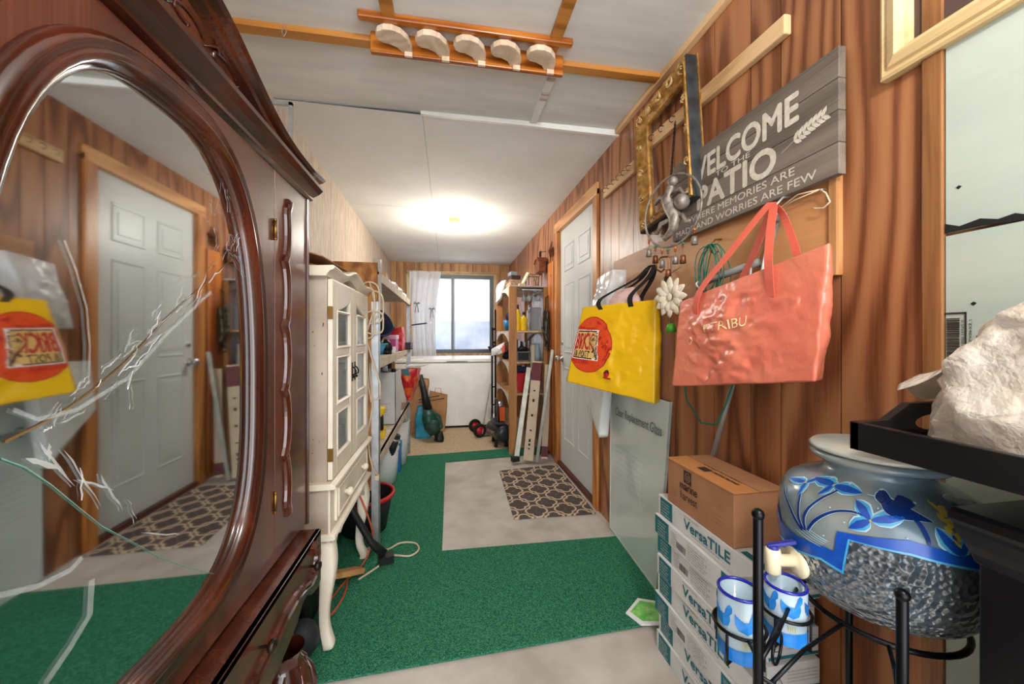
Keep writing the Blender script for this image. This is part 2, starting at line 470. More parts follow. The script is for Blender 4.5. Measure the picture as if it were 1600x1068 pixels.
for a, b in zip(ys[:-1], ys[1:]): f.box(LX - .012, LX, a + g, b - g, 0, 2.3, leftwall)
f.box(LX - .1, LX - .008, Y0, YB + .1, 0, 2.3, slot); f.box(LX - .009, LX, YB, YB + .1, 0, 2.3, leftwall)
structure(f.build('wall_left', loc=(LX, 2, 0)))

# seams and battens of the ceiling
f = MB(); f.beam((-.84, 2.0, ZF - .003), (-.12, 2.0, ZF - .003), .003, .004, mat('dark seam', '#77777a', .9)); f.prism([(-.14, ZF), (W, ZF), (W, 2.252), (-.14, 2.268)], lambda u, v, h: (u, h, v), 1.985, 2.004, white)
structure(f.build('trim_1'))
f = MB(); sm = mat('seam', '#b0b0ac', .9); f.sheet(lambda u, v: (-.1325 + .004 * u, 2.01 + (YB - 2.01) * v, zcl(-.13, 2.01 + (YB - 2.01) * v) - .0012), 1, 24, sm); f.sheet(lambda u, v: (LX + (W - LX) * u, 3.398 + .004 * v, zcl(LX + (W - LX) * u, 3.4) - .0012), 8, 1, sm); structure(f.build('trim_2'))
f = MB(); f.box(LX + .02, W, 1.52, 1.565, ZF - .022, ZF, pine_x); structure(f.build('trim_3', bev=.002))
f = MB(); f.box(-.235, -.19, .6, 1.52, ZF - .018, ZF, pine_x); structure(f.build('trim_4', bev=.002))
f = MB(); f.box(.39, .435, .6, 1.52, ZF - .018, ZF, pine_x); structure(f.build('trim_5', bev=.002))
f = MB(); f.box(W - .028, W, .0, 1.98, ZF - .028, ZF, pine); structure(f.build('trim_6', bev=.003))
f = MB(); f.box(.435, .475, 1.57, 2.0, ZF - .012, ZF, white_plastic)
for yy in (1.62, 1.72, 1.76): f.box(.437, .473, yy, yy + .012, ZF - .02, ZF - .01, white_darker)
structure(f.build('trim_7', bev=.001))
# strip and green insulation board on the right
f = MB(); f.box(W - .014, W, .572, .604, 0, ZF, trimw); structure(f.build('trim_8', bev=.002))
fb = MB()
fb.box(W - .008, W - .001, -.9, .570, 0, 1.312, foam); fb.box(W - .008, W - .001, -.9, .570, 1.318, ZF, foam)
o = structure(fb.build('trim_9', loc=(W, 0, 0)))
Mw = lambda y, z, h: (W - h, y, z)
Mr = lambda u, v, h: (W - h, -u, v)       # reading direction on the right wall
fb = MB(); crack = mat('torn edge', '#121414', .9)
fb.prism([(.57, 1.318), (.57, 1.336), (.55, 1.326), (.522, 1.332), (.50, 1.324), (.48, 1.328), (.46, 1.318), (.30, 1.322), (.30, 1.311), (.48, 1.314), (.52, 1.318)], Mw, .008, .0092, crack)
for y, z in ((.527, 1.18), (.52, 1.12), (.547, 1.40)): fb.prism([(y, z), (y + .004, z + .003), (y + .008, z), (y + .004, z - .004)], Mw, .008, .009, crack)
p = fb.build('gouge', o)
# bar code sticker printed on the board
fb = MB(); bx, bz = -.570, 1.085
rnd = random.Random(3); z = 1.082

for (a, b, c, d) in ((.541, .5705, 1.071, 1.074), (.541, .5705, 1.162, 1.165), (.5405, .5425, 1.071, 1.165)): fb.box(W - .0095, W - .008, a, b, c, d, ink)
while z < 1.155:
    t = rnd.choice((.0006, .001, .0016, .0022)); fb.box(W - .0095, W - .008, .550, .568, z, z + t, ink); z += t + rnd.choice((.0008, .0012, .0018))
fb.text('0 76741 00017 9', 0, 0, .06, .0035, lambda u, v, h: (W - .008 - h, .544 + v, 1.150 - u), ink, .0005)
fb.text('1.5X48X96', 0, 0, .045, .004, lambda u, v, h: (W - .008 - h, .533 + v, 1.15 - u), ink, .0005)
fb.build('barcode', o)

# door 1
o = MB()
lv, hv = .045, .0
DX = W + .018
dr = MB(); dr.box(DX, DX + .035, DY0 + .02, DY1 - .02, .035, 2.03, door_m)
dw = (DY1 - .02) - (DY0 + .02)
door = dr.build('door_1', loc=(DX, DY0 + .02, .035), bev=.002); structure(door)
def raised(y0, y1, z0, z1):
    pr = MB(); pth = [(y0, z0), (y1, z0), (y1, z1), (y0, z1)]
    fn = lambda u, v, h: (DX - h, u, v)
    pr.moulding(pth, [(0, 0), (.006, .005), (.014, .004), (.02, -.004), (.03, -.0035)], fn, door_m)
    pr.prism([(y0 + .045, z0 + .045), (y1 - .045, z0 + .045), (y1 - .045, z1 - .045), (y0 + .045, z1 - .045)], fn, -.003, .004, door_m)
    return pr
for k, (a, b) in enumerate(((.115, .36), (.455, .70))):
    for c, d in ((.25, .86), (.98, 1.56), (1.66, 1.88)):
        raised(DY0 + .02 + a, DY0 + .02 + b, c, d).build('door_panel', door, bev=.001)
kb = MB(); kb.lathe([(.0, 0), (.03, 0), (.032, .006), (.014, .012), (.011, .03), (.022, .04), (.029, .052), (.026, .064), (.0, .068)], (DX, DY1 - .085, .93), chrome, 24, axis=(-1, 0, 0)); kb.build('door_knob', door)
kb = MB(); kb.lathe([(.0, 0), (.02, 0), (.018, .008), (.0, .010)], (DX, DY1 - .085, 1.06), chrome, 20, axis=(-1, 0, 0)); kb.build('deadbolt', door)
for zz in (.35, 1.75):
    hb = MB(); hb.box(DX - .006, DX + .002, DY0 + .006, DY0 + .022, zz, zz + .09, steel); hb.build('hinge', door)
# casing around it
def vcas(y0, y1): 
    b = MB(); b.box(W - .016, W + .05, y0, y1, 0, DZ + .02, casing); return b
structure(vcas(DY0 - .055, DY0 + .018).build('trim_10', bev=.003)); structure(vcas(DY1 - .018, DY1 + .055).build('trim_11', bev=.003))
b = MB(); b.box(W - .018, W + .05, DY0 - .055, DY1 + .055, DZ - .02, DZ + .06, casing_h); structure(b.build('trim_12', bev=.003))
b = MB(); b.box(W - .01, W + .06, DY0, DY1, 0.0, .034, wood('stained sill', '#33140a', '#4c2013', '#5f2c1a', 'Y')); structure(b.build('trim_13', bev=.004))
b = MB(); b.box(DX + .04, DX + .06, DY0 - .1, DY1 + .1, 0, DZ + .1, slot); structure(b.build('trim_14'))

# window
alu_d = mat('dark aluminium', '#5c6064', .4, metal=.5)
fn = lambda u, v, h: (u, YB - h, v)
b = MB()
b.moulding([(WX0, WZ0), (WX1, WZ0), (WX1, WZ1), (WX0, WZ1)], [(0, .012), (.035, .012), (.035, -.05), (0, -.05)], fn, alu_d)
win = structure(b.build('window_1', loc=(0, YB, WZ0)))
for a, c, h in ((.05, WX1 - .03, .006), (WX0 + .03, .10, -.02)):
    b = MB(); b.moulding([(a, WZ0 + .03), (c, WZ0 + .03), (c, WZ1 - .03), (a, WZ1 - .03)], [(0, h), (.03, h), (.03, h - .02), (0, h - .02)], fn, alu_d)
    sh = b.build('sash', win)
    pane_m = mat('hazy window pane', '#a3afc4', .35, c2='#d9dee8', scale=2.2, alpha=.62, spec=.6)
    b = MB(); b.box(a + .03, c - .03, YB - h + .008, YB - h + .012, WZ0 + .06, WZ1 - .06, pane_m); b.build('pane', sh)
b = MB(); b.box(WX0 - .04, WX1 + .05, YB - .018, YB, WZ1, WZ1 + .05, creamw); b.box(WX1, WX1 + .05, YB - .018, YB, WZ0 - .05, WZ1, creamw); b.box(WX0 - .05, WX0, YB - .018, YB, WZ0 - .05, WZ1, creamw); structure(b.build('trim_15', bev=.002))
b = MB(); b.box(WX0 - .05, WX1 + .05, YB - .03, YB, WZ0 - .05, WZ0, pine); structure(b.build('trim_16', bev=.002))
# what stands outside: neighbour's pale wall and a fence, seen as a blur
b = MB(); b.box(-3, 4, 9.5, 9.6, -.1, 1.5, mat('outside wall', '#8f9aab', .9, c2='#b8bfca', scale=1.5)); structure(b.build('wall_outside'))

# ================================================================== FLOOR COVERINGS
def poly_slab(pts, z0, z1, m, nm, seg=None):
    b = MB(); b.prism(pts, lambda u, v, h: (u, v, h), z0, z1, m); return b
o = poly_slab([(LX, 3.56), (W, 3.66), (W, YB), (LX, YB)], 0, .003, speck, '').build('vinyl_sheet', loc=(0, 4.6, 0))
tag(o, 'beige speckled sheet flooring in front of the chest freezer, beyond the green carpet', 'flooring')
o = poly_slab([(LX, 1.26), (-.368, 1.29), (.776, 1.335), (W, 1.34), (W, 1.955), (.917, 1.957), (-.03, 1.975), (-.022, 3.37), (.57, 3.425), (W, 3.45), (W, 3.68), (.561, 3.66), (-.397, 3.585), (LX, 3.55)], .003, .010, green_m, '').build('green_carpet', loc=(-.4, 2.4, 0), bev=.003)
tag(o, 'green artificial turf carpet cut out in a rectangle by the door', 'carpet')
# doormat with quatrefoil lattice
def mat_lattice():
    m, N, L, b = base_mat('lattice doormat')
    b.inputs['Roughness'].default_value = .95; b.inputs['Specular IOR Level'].default_value = .1
    tc = N.new('ShaderNodeTexCoord'); sp = N.new('ShaderNodeSeparateXYZ'); L.new(tc.outputs['Object'], sp.inputs[0])
    def math_(op, a, c=None, v=None):
        n = N.new('ShaderNodeMath'); n.operation = op
        for i, q in enumerate((a, c)):
            if q is None: continue
            if isinstance(q, (int, float)): n.inputs[i].default_value = q
            else: L.new(q, n.inputs[i])
        return n.outputs[0]
    P = .19
    def cell(ofs):
        u = math_('SUBTRACT', math_('FRACT', math_('ADD', math_('DIVIDE', sp.outputs[0], P), ofs + 10.0)), .5)
        v = math_('SUBTRACT', math_('FRACT', math_('ADD', math_('DIVIDE', sp.outputs[1], P * 1.15), ofs + 10.0)), .5)
        return math_('ABSOLUTE', u), math_('ABSOLUTE', v)
    def ring(u, v, cu, cv, r, wd):
        du = math_('SUBTRACT', u, cu); dv = math_('SUBTRACT', v, cv)
        d = math_('SQRT', math_('ADD', math_('MULTIPLY', du, du), math_('MULTIPLY', dv, dv)))
        return math_('SUBTRACT', d, r)
    # quatrefoil outline = union of four discs; both interleaved lattices
    lines = None
    for ofs in (0.0, 0.5):
        u, v = cell(ofs)
        d = math_('MINIMUM', ring(u, v, .17, 0.0, .17, 0), ring(u, v, 0.0, .17, .17, 0))
        l = math_('LESS_THAN', math_('ABSOLUTE', math_('SUBTRACT', d, .02)), .032)
        lines = l if lines is None else math_('MAXIMUM', lines, l)
    n = N.new('ShaderNodeTexNoise'); n.inputs['Scale'].default_value = 240; L.new(tc.outputs['Object'], n.inputs['Vector'])
    r1 = N.new('ShaderNodeValToRGB'); r1.color_ramp.elements[0].color = hexc('#453c3b'); r1.color_ramp.elements[1].color = hexc('#6d6260'); r1.color_ramp.elements[0].position = .35; r1.color_ramp.elements[1].position = .7
    L.new(n.outputs['Fac'], r1.inputs[0])
    mx = N.new('ShaderNodeMix'); mx.data_type = 'RGBA'; L.new(lines, mx.inputs[0]); L.new(r1.outputs[0], mx.inputs[6]); mx.inputs[7].default_value = hexc('#c9b298')
    L.new(mx.outputs[2], b.inputs['Base Color'])
    bp = N.new('ShaderNodeBump'); bp.inputs['Distance'].default_value = .004; bp.inputs['Strength'].default_value = .7
    L.new(math_('ADD', lines, n.outputs['Fac']), bp.inputs['Height']); L.new(bp.outputs[0], b.inputs['Normal'])
    return m
lm = mat_lattice()
b = MB(); b.prism([(.396, 2.248), (.917, 2.235), (.93, 3.14), (.417, 3.07)], lambda u, v, h: (u, v, h), .0, .010, lm)
o = b.build('doormat', loc=(.65, 2.65, 0), bev=.003); tag(o, 'brown and cream quatrefoil patterned mat lying before the door', 'doormat')

# ================================================================== WARDROBE WITH MIRROR DOOR
HY0, HY1 = .07, 1.29; HM = .69       # the doors part symmetrically about HM
XF = -.445
war = thing('mirror_wardrobe', 'dark carved mahogany wardrobe with a cracked oval mirror door', 'wardrobe', (-.63, HM, 0))
Hf = lambda y, z, h: (XF + h, y, z)
b = MB(); b.box(LX + .01, XF - .024, HY0, HY1, .52, 1.555, mahog); b.build('body', war, bev=.003)
# door with an arched opening
MY0, MY1 = .420, .962; MZ0, MZ1 = .615, 1.50
def oval(n=72, ins=0.0):
    cy, a = (MY0 + MY1) / 2, (MY1 - MY0) / 2 - ins
    zc = 1.02; pts = []
    for i in range(n):
        t = 2 * PI * i / n; c, s_ = math.cos(t), math.sin(t)
        e = 2 / 2.9
        y = cy + a * math.copysign(abs(c) ** e, c)
        hb = (MZ1 - zc - ins) if s_ > 0 else (zc - MZ0 - ins)
        e2 = 2 / 2.35 if s_ > 0 else 2 / 3.2
        pts.append((y, zc + hb * math.copysign(abs(s_) ** e2, s_)))
    return pts
pin = oval(72); py0, py1, pz0, pz1 = .332, 1.062, .53, 1.555
def rectpt(p):
    cy, cz = (py0 + py1) / 2, (pz0 + pz1) / 2
    dy, dz = p[0] - cy, p[1] - cz
    k = min(((py1 - py0) / 2) / max(abs(dy), 1e-6), ((pz1 - pz0) / 2) / max(abs(dz), 1e-6)); return (cy + dy * k, cz + dz * k)
b = MB(); n = len(pin); out_ = [rectpt(p) for p in pin]
for ci, cc in enumerate(((py0, pz0), (py1, pz0), (py1, pz1), (py0, pz1))):
    j = min(range(n), key=lambda i: (out_[i][0] - cc[0]) ** 2 + (out_[i][1] - cc[1]) ** 2); out_[j] = cc
vs = [Hf(y, z, 0) for y, z in pin] + [Hf(y, z, 0) for y, z in out_] + [Hf(y, z, -.02) for y, z in pin]
b.add(vs, [(i, (i + 1) % n, n + (i + 1) % n, n + i) for i in range(n)] + [(i, (i + 1) % n, 2 * n + (i + 1) % n, 2 * n + i) for i in range(n)], mahog)
md = b.build('mirror_door', war, recalc=False)
b = MB(); prof = [(-.032, 0), (-.031, .010), (-.026, .018), (-.019, .021), (-.013, .016), (-.009, .019), (-.002, .020), (.004, .013), (.010, .009), (.013, .002), (.014, -.012)]
b.moulding(pin, prof[::1], Hf, mahog_d, smooth=True); b.build('mirror_moulding', md)
mir = mat('mirror silver', '#cfd3d4', .035, metal=1.0)
b = MB(); b.prism(oval(72, -.002), Hf, -.012, -.006, mir); mg = b.build('mirror_glass', md)
# the crack across it: taped brownish break, green glass edge and splinters
XM = XF - .0055
tape = mat('brown adhesive', '#8b6a42', .5, alpha=.85); edge = mat('green glass edge', '#79b3a4', .15, alpha=.8)
def on_m(px, py, h=0.0): return at(px, py, X=XM + h)
b = MB()
def ribbon(b, pts, wd, m, h=.0008):
    P = [on_m(*p, h) for p in pts]; k = len(P); vs = []
    for i in range(k):
        t = (P[min(i + 1, k - 1)] - P[max(i - 1, 0)]).normalized(); nn = Vector((1, 0, 0)).cross(t); ww = wd[i] if isinstance(wd, list) else wd
        vs += [P[i] + nn * ww / 2, P[i] - nn * ww / 2 + Vector((.0006, 0, 0))]
    b.add(vs, [(2 * i, 2 * i + 1, 2 * i + 3, 2 * i + 2) for i in range(k - 1)], m)
ribbon(b, [(374, 393), (352, 416), (325, 440), (290, 470), (258, 500), (228, 534), (190, 572), (150, 606), (110, 636), (60, 665), (8, 690)], [.001, .0012, .0012, .0016, .002, .0022, .0024, .0024, .003, .003, .0034], tape)
ribbon(b, [(2, 716), (40, 730), (80, 757), (120, 790), (160, 822), (205, 845), (250, 870), (300, 888), (335, 896)], [.0016, .0016, .0014, .0014, .0012, .001, .0009, .0008, .0006], edge)
b.build('crack_line', mg, recalc=False)
b = MB(); rr = random.Random(11)
shard = mat('splintered glass', '#e9eff2', .08, metal=.3, alpha=.55, bump=.003, bscale=90); shard2 = mat('milky splinter', '#cfd6da', .3, alpha=.28, bump=.004, bscale=60)
def splinter(px, py, ln, an, wd, m):
    a = Vector((math.cos(an), math.sin(an))); pts = []
    for i in range(6):
        t = i / 5; pts.append((px + a.x * ln * t + rr.uniform(-2, 2), py + a.y * ln * t + rr.uniform(-2, 2)))
    sc = at(px, py, X=XM); dd = (sc - Vector((0, 0, H))).length
    ribbon(b, pts, [wd * q for q in (.2, 1, .8, 1.1, .6, .1)], m, .0014)
crackpts = [(374, 393), (340, 426), (300, 462), (258, 500), (228, 534), (190, 572), (150, 606), (110, 636), (60, 665)]
for i in range(46):
    k = rr.randrange(len(crackpts) - 1); t = rr.random()
    x = crackpts[k][0] * (1 - t) + crackpts[k + 1][0] * t; y = crackpts[k][1] * (1 - t) + crackpts[k + 1][1] * t
    splinter(x + rr.uniform(-12, 22), y + rr.uniform(-22, 12), rr.uniform(12, 55), rr.choice((-.75, -.55, 2.3, 2.5, -1.1)) + rr.uniform(-.2, .2), rr.uniform(.0006, .0028), rr.choice((shard, shard2)))
for i in range(30):
    splinter(rr.uniform(310, 380), rr.uniform(250, 400), rr.uniform(12, 45), rr.uniform(.7, 1.7), rr.uniform(.0005, .0014), rr.choice((shard, shard2)))
for (x, y, l, a, w_) in ((60, 690, 90, .9, .004), (75, 692, 30, 1.5, .005), (122, 750, 60, .25, .003), (155, 740, 70, 1.0, .004), (128, 780, 50, -1.6, .002), (200, 780, 40, 1.2, .002), (225, 830, 60, .1, .002), (205, 595, 45, 1.5, .002), (200, 610, 30, -1.3, .002), (100, 700, 110, 1.0, .003), (40, 715, 60, .3, .006)):
    splinter(x, y, l, a, w_, shard)
b.build('glass_splinters', mg, recalc=False)
b = MB()  # curled clear film on the glass, and lower-left ribbons painting a reflected rim
for pts, wd in (([(100, 375), (118, 420), (135, 480), (140, 540), (138, 600)], .004), ([(20, 640), (60, 655), (120, 640), (200, 590), (262, 520), (330, 455)], .005), ([(0, 930), (60, 915), (110, 890), (128, 870)], .006), ([(70, 1068), (110, 1010), (140, 960), (143, 905)], .008)):
    ribbon(b, pts, wd, shard2, .002)
b.build('film_and_reflection', mg, recalc=False)
# narrow side doors with a wavy applied moulding
for sgn, nm in ((1, 'side_door'), (-1, 'side_door')):
    e0, e1 = (1.064, HY1 - .004) if sgn > 0 else (HY0 + .004, .330)
    b = MB(); b.box(XF - .002, XF + .0005, e0 + .001, e1 - .001, .53, 1.555, mahog)
    sd = b.build('side_door', war, bev=.0008)
    pts = []
    for i in range(61):
        t = i / 60; z = 1.50 - t * .88
        yb = 1.118 + .020 * abs(math.sin(t * 5 * PI)) ** .6
        if t < .04: yb += .03 * (1 - t / .04)
        if t > .96: yb += .025 * (t - .96) / .04
        if sgn < 0: yb = 2 * HM - yb
        pts.append((yb, z))
    b = MB(); b.moulding(pts, [(-.014, .0), (-.012, .007), (-.005, .009), (-.003, .006), (.002, .012), (.008, .011), (.013, .0)], Hf, mahog_d, closed=False); b.build('wavy_moulding', sd)
    hy = 1.063 if sgn > 0 else .330
    for zz in (1.375, .665):
        b = MB(); b.cyl((XF + .003, hy, zz), (XF + .003, hy, zz + .045), .0035, brass, 10); b.ball((XF + .003, hy, zz + .047), .0042, brass, 8); b.ball((XF + .003, hy, zz - .002), .0042, brass, 8); b.build('hinge', sd)
b = MB(); b.box(XF - .01, XF + .006, HY1 - .003, HY1 + .008, .52, 1.56, mahog_d); b.build('corner_bead', war, bev=.003); b = MB(); b.box(XF - .01, XF + .006, HY0 - .008, HY0 + .003, .52, 1.56, mahog_d); b.build('corner_bead', war, bev=.003)
# frieze, cornice and swept pediment
b = MB(); prof = [(XF - .0, 1.556), (XF + .012, 1.562), (XF + .012, 1.570), (XF + .03, 1.580), (XF + .042, 1.592), (XF + .042, 1.602), (XF + .01, 1.606), (LX + .01, 1.606), (LX + .01, 1.556)]
b.prism([(p[0], p[1]) for p in prof], lambda u, v, h: (u, h, v), HY0 - .035, HY1 + .022, mahog_d); b.build('cornice', war)
def crest_z(y):
    t = abs(y - HM) / (HY1 + .04 - HM); t = min(t, 1)
    return 1.626 + .106 * (0.5 + 0.5 * math.cos(PI * min(1, t * 1.18))) ** 2.0 + .01 * max(0, t - .85) / .15
ysx = [HY0 - .04 + i * (HY1 - HY0 + .075) / 80 for i in range(81)]
b = MB(); b.prism([(y, crest_z(y) - .012) for y in ysx] + [(HY1 + .02, 1.604), (HY0 - .03, 1.604)], Hf, -.02, .004, mahog); ped = b.build('pediment_board', war)
b = MB(); b.moulding([(y, crest_z(y)) for y in ysx], [(.0, -.02), (.005, .042), (-.004, .047), (-.010, .040), (-.015, .027), (-.022, .023), (-.027, .012), (-.032, .003), (-.032, -.02)], Hf, mahog_d, closed=False, smooth=False); b.build('pediment_moulding', war)
b = MB()
for sgn in (1, -1):
    for k in range(3):
        y = HM + sgn * (.03 + .105 * k); zc = 1.625 + (crest_z(y) - 1.60) * .28
        pts = [Vector(Hf(y + sgn * (.045 * math.cos(a) * (1 - a / 8)), zc + .02 * math.sin(a) * (1 - a / 8), .005)) for a in [i * .35 for i in range(16)]]
        b.tube(pts, .004, mahog_d, 6)
        b.tube([Vector(Hf(y + sgn * .05, zc - .01, .005)), Vector(Hf(y + sgn * .08, zc + .012, .008)), Vector(Hf(y + sgn * .11, zc, .005))], [.001, .005, .001], mahog_d, 6)
b.build('carved_scroll', ped)
# lower stage
b = MB(); b.box(LX + .01, XF - .03, HY0 - .01, HY1 + .0, .235, .52, mahog); b.box(LX + .01, XF + .045, HY0 - .01, HY1 - .008, .492, .507, mahog); 
ap = [(HY0 - .01, .507), (HY1 - .008, .507), (HY1 - .008, .345), (HY1 - .03, .335), (1.20, .35), (1.17, .375), (1.13, .372), (1.09, .345), (1.0, .325), (.9, .318), (.8, .30), (.72, .275), (HM, .262), (.61, .275), (.53, .30), (.43, .318), (.33, .325), (.24, .345), (.20, .372), (.16, .375), (.13, .35), (HY0 + .01, .335), (HY0 - .01, .345)]
b.prism(ap, Hf, .03, .045, mahog); low = b.build('drawer_stage', war, bev=.002)
half = [(1.19, .482), (1.212, .488), (1.23, .475), (1.232, .45), (1.222, .425), (1.20, .408), (1.165, .405), (1.12, .42), (1.06, .432), (1.0, .43), (.93, .415), (.85, .405), (.76, .398), (HM, .395)]
pts = half + [(2 * HM - y, z) for y, z in half[::-1][1:]]
b = MB(); b.moulding(pts, [(-.012, .045), (-.010, .055), (-.003, .058), (.0, .052), (.004, .060), (.010, .058), (.014, .045)], Hf, mahog_d, closed=False); b.build('swept_moulding', low)
for yy in (1.165, 2 * HM - 1.165, .88, .45):
    b = MB(); b.lathe([(.003, 0), (.004, .018), (.012, .022), (.015, .03), (.010, .036), (.0, .038)], (XF + .045, yy, .455), mat('dark bronze', '#2a2019', .35, metal=.6), 14, axis=(1, 0, 0)); b.build('drawer_knob', low)
for yy in (1.15, 2 * HM - 1.15):
    for xx in (-.455, -.76):
        b = MB(); b.lathe([(.0, 0), (.035, .0), (.045, .012), (.040, .03), (.052, .05), (.068, .085), (.074, .125), (.066, .165), (.048, .195), (.04, .215), (.05, .24)], (xx, yy, 0), mahog_d, 32)
        for k in range(8):
            a = 2 * PI * k / 8
            b.tube([(xx + r_ * math.cos(a + dz), yy + r_ * math.sin(a + dz), z) for r_, z, dz in ((.052, .055, 0), (.070, .09, .1), (.075, .125, .2), (.067, .165, .3), (.05, .195, .4))], [.003, .008, .010, .008, .003], mahog_d, 6)
        b.build('foot', war)

# ================================================================== ON THE RIGHT WALL
def hook(b, y, z, m=None, X=W - .03, s=1.0):
    b.tube([(X + .012, y, z + .02 * s), (X - .012 * s, y, z + .018 * s), (X - .026 * s, y, z + .004 * s), (X - .024 * s, y, z - .012 * s), (X - .012 * s, y, z - .018 * s), (X - .004 * s, y, z - .01 * s)], .0022 * s, m or black_m, 6)
def rail(y0, z0, y1, z1, h, hooks, label, nm='hook_rail'):
    t = thing(nm, label, 'rail', (W - .011, (y0 + y1) / 2, (z0 + z1) / 2 - h / 2))
    b = MB(); b.prism([(y0, z0 - h / 2), (y1, z1 - h / 2), (y1, z1 + h / 2), (y0, z0 + h / 2)], Mw, 0, .024, pine); b.build('rail', t, bev=.004)
    for hy in hooks:
        k = (hy - y0) / (y1 - y0); hb = MB(); hook(hb, hy, z0 + (z1 - z0) * k, s=.75); hb.build('hook', t)
    return t
rail(.905, 1.997, 1.66, 2.03, .056, [1.42, 1.5, 1.58, 1.62], 'long raw pine hook rail behind the gold frame, near the ceiling')
rail(1.77, 1.985, 2.15, 1.985, .062, [1.8, 1.86, 1.92, 1.98, 2.04, 2.1], 'short raw pine hook rail beside the white door')

b = MB(); b.box(W - .012, W, .767, 2.03, 1.27, 1.547, ply); b.box(W - .020, W - .012, .767, .785, 1.27, 1.547, pine_z)
pl = b.build('plywood_board', loc=(W, 1.4, 1.27)); tag(pl, 'long plywood backing board screwed to the panelling under the sign', 'board')

# welcome sign
sg = thing('wooden_sign', 'grey weathered plank sign reading welcome to the patio', 'sign', (.915, 1.08, 1.505))
b = MB()
for k in range(4): b.box(.915, .936, .746, 1.412, 1.507 + k * .0765, 1.507 + (k + 1) * .0765 - .0012, grey_wood)
b.build('plank_panel', sg, bev=.0015)
b = MB(); b.box(.936, W, .85, .89, 1.55, 1.75, pine_z); b.box(.936, W, 1.27, 1.31, 1.55, 1.75, pine_z); b.build('batten', sg)
fs = lambda u, v, h: (.915 - h, -u, v)
b = MB()
b.text('WELCOME', -1.305, 1.693, .455, .077, fs, letter, .0004, .034)
b.text('TO THE', -1.16, 1.672, .15, .016, fs, letter, .0004, .01)
b.text('PATIO', -1.255, 1.587, .335, .079, fs, letter, .0004, .04)
b.text('WHERE MEMORIES ARE', -1.31, 1.552, .45, .022, fs, letter, .0004, .012)
b.text('MADE AND WORRIES ARE FEW', -1.385, 1.518, .585, .022, fs, letter, .0004, .012)
b.build('lettering', sg, recalc=False)
b = MB()
stem = [(-.90 + .125 * t, 1.628 + .035 * t + .006 * math.sin(t * 3)) for t in [i / 10 for i in range(11)]]
for i in range(10):
    (u0, v0), (u1, v1) = stem[i], stem[i + 1]
    b.add([fs(u0, v0 - .0007, .001), fs(u1, v1 - .0007, .001), fs(u1, v1 + .0007, .001), fs(u0, v0 + .0007, .001)], [(0, 1, 2, 3)], letter)
for i in range(3, 10):
    for s_ in (1, -1):
        u, v = stem[i]; a = .28 + s_ * .75; L_ = .027
        pts = [(u + math.cos(a) * L_ * q - math.sin(a) * wv, v + math.sin(a) * L_ * q + math.cos(a) * wv) for q, wv in ((0, 0), (.3, .005), (.65, .0055), (1, 0), (.65, -.0055), (.3, -.005))]
        b.add([fs(p, q, .001) for p, q in pts], [tuple(range(6))], letter)
b.build('laurel_sprig', sg, recalc=False)

# ornate gold frame, tilted a little
gf = thing('gilded_frame', 'empty ornate gold picture frame with black sides, hanging tilted', 'picture frame', (.94, 1.445, 1.62))
ga = math.radians(-5.0)
def fg(u, v, h):
    c, s_ = math.cos(ga), math.sin(ga); cy, cz = 1.445, 1.885
    y, z = u - cy, v - cz; return (.9275 - h, cy + y * c - z * s_, cz + y * s_ + z * c)
path = [(1.25, 1.61), (1.64, 1.61), (1.64, 2.165), (1.25, 2.165)]
b = MB(); b.moulding(path, [(0, 0), (0, .045), (.004, .049), (.008, .045), (.008, 0)], fg, blackslate); b.build('outer_side', gf, bev=.001)
b = MB(); b.moulding(path, [(.006, .045), (.010, .054), (.016, .050), (.034, .036), (.048, .026), (.054, .030), (.060, .026), (.064, .018), (.064, .004), (.008, .004)], fg, gold); b.moulding(path, [(-.006, 0), (-.006, .006), (.001, .006), (.001, 0)], fg, gold); b.build('gold_face', gf)
b = MB(); rr = random.Random(5)
def orn(u, v, sc):
    for k in range(9):
        a = rr.uniform(0, 2 * PI); r0 = rr.uniform(.2, 1) * sc
        p = [Vector(fg(u + r0 * math.cos(a + t) * (1 - t / 6), v + r0 * math.sin(a + t) * (1 - t / 6), .045 + .006 * math.sin(t * 2))) for t in (0, .6, 1.2, 1.8, 2.4)]
        b.tube(p, [.001, .0035, .004, .003, .001], gold_pale, 5)
for (u, v) in path:
    orn(u + (.03 if u < 1.4 else -.03), v + (.03 if v < 1.8 else -.03), .030)
for t in (.28, .5, .72):
    orn(1.25 + .39 * t, 2.165 - .028, .022); orn(1.25 + .39 * t, 1.61 + .028, .02)
    orn(1.64 - .028, 1.61 + .555 * t, .022); orn(1.25 + .028, 1.61 + .555 * t, .02)
b.build('carved_leaf', gf)

# cream frame at the top right
cf = thing('cream_frame', 'cream wooden picture frame with a dark inside hanging at the top right', 'picture frame', (W, .42, 1.674))
path = [(.15, 1.674), (.671, 1.674), (.671, 2.22), (.15, 2.22)]
b = MB(); b.moulding(path, [(0, .002), (0, .022), (.006, .026), (.014, .024), (.018, .030), (.034, .036), (.04, .032), (.043, .022), (.05, .020), (.052, .010), (.052, .002)], Mw, creamw); b.build('frame', cf)
b = MB(); b.box(W - .009, W - .004, .2, .622, 1.725, 2.17, mat('dark canvas', '#3b2b24', .7, c2='#54403a', scale=8)); b.build('backing', cf)

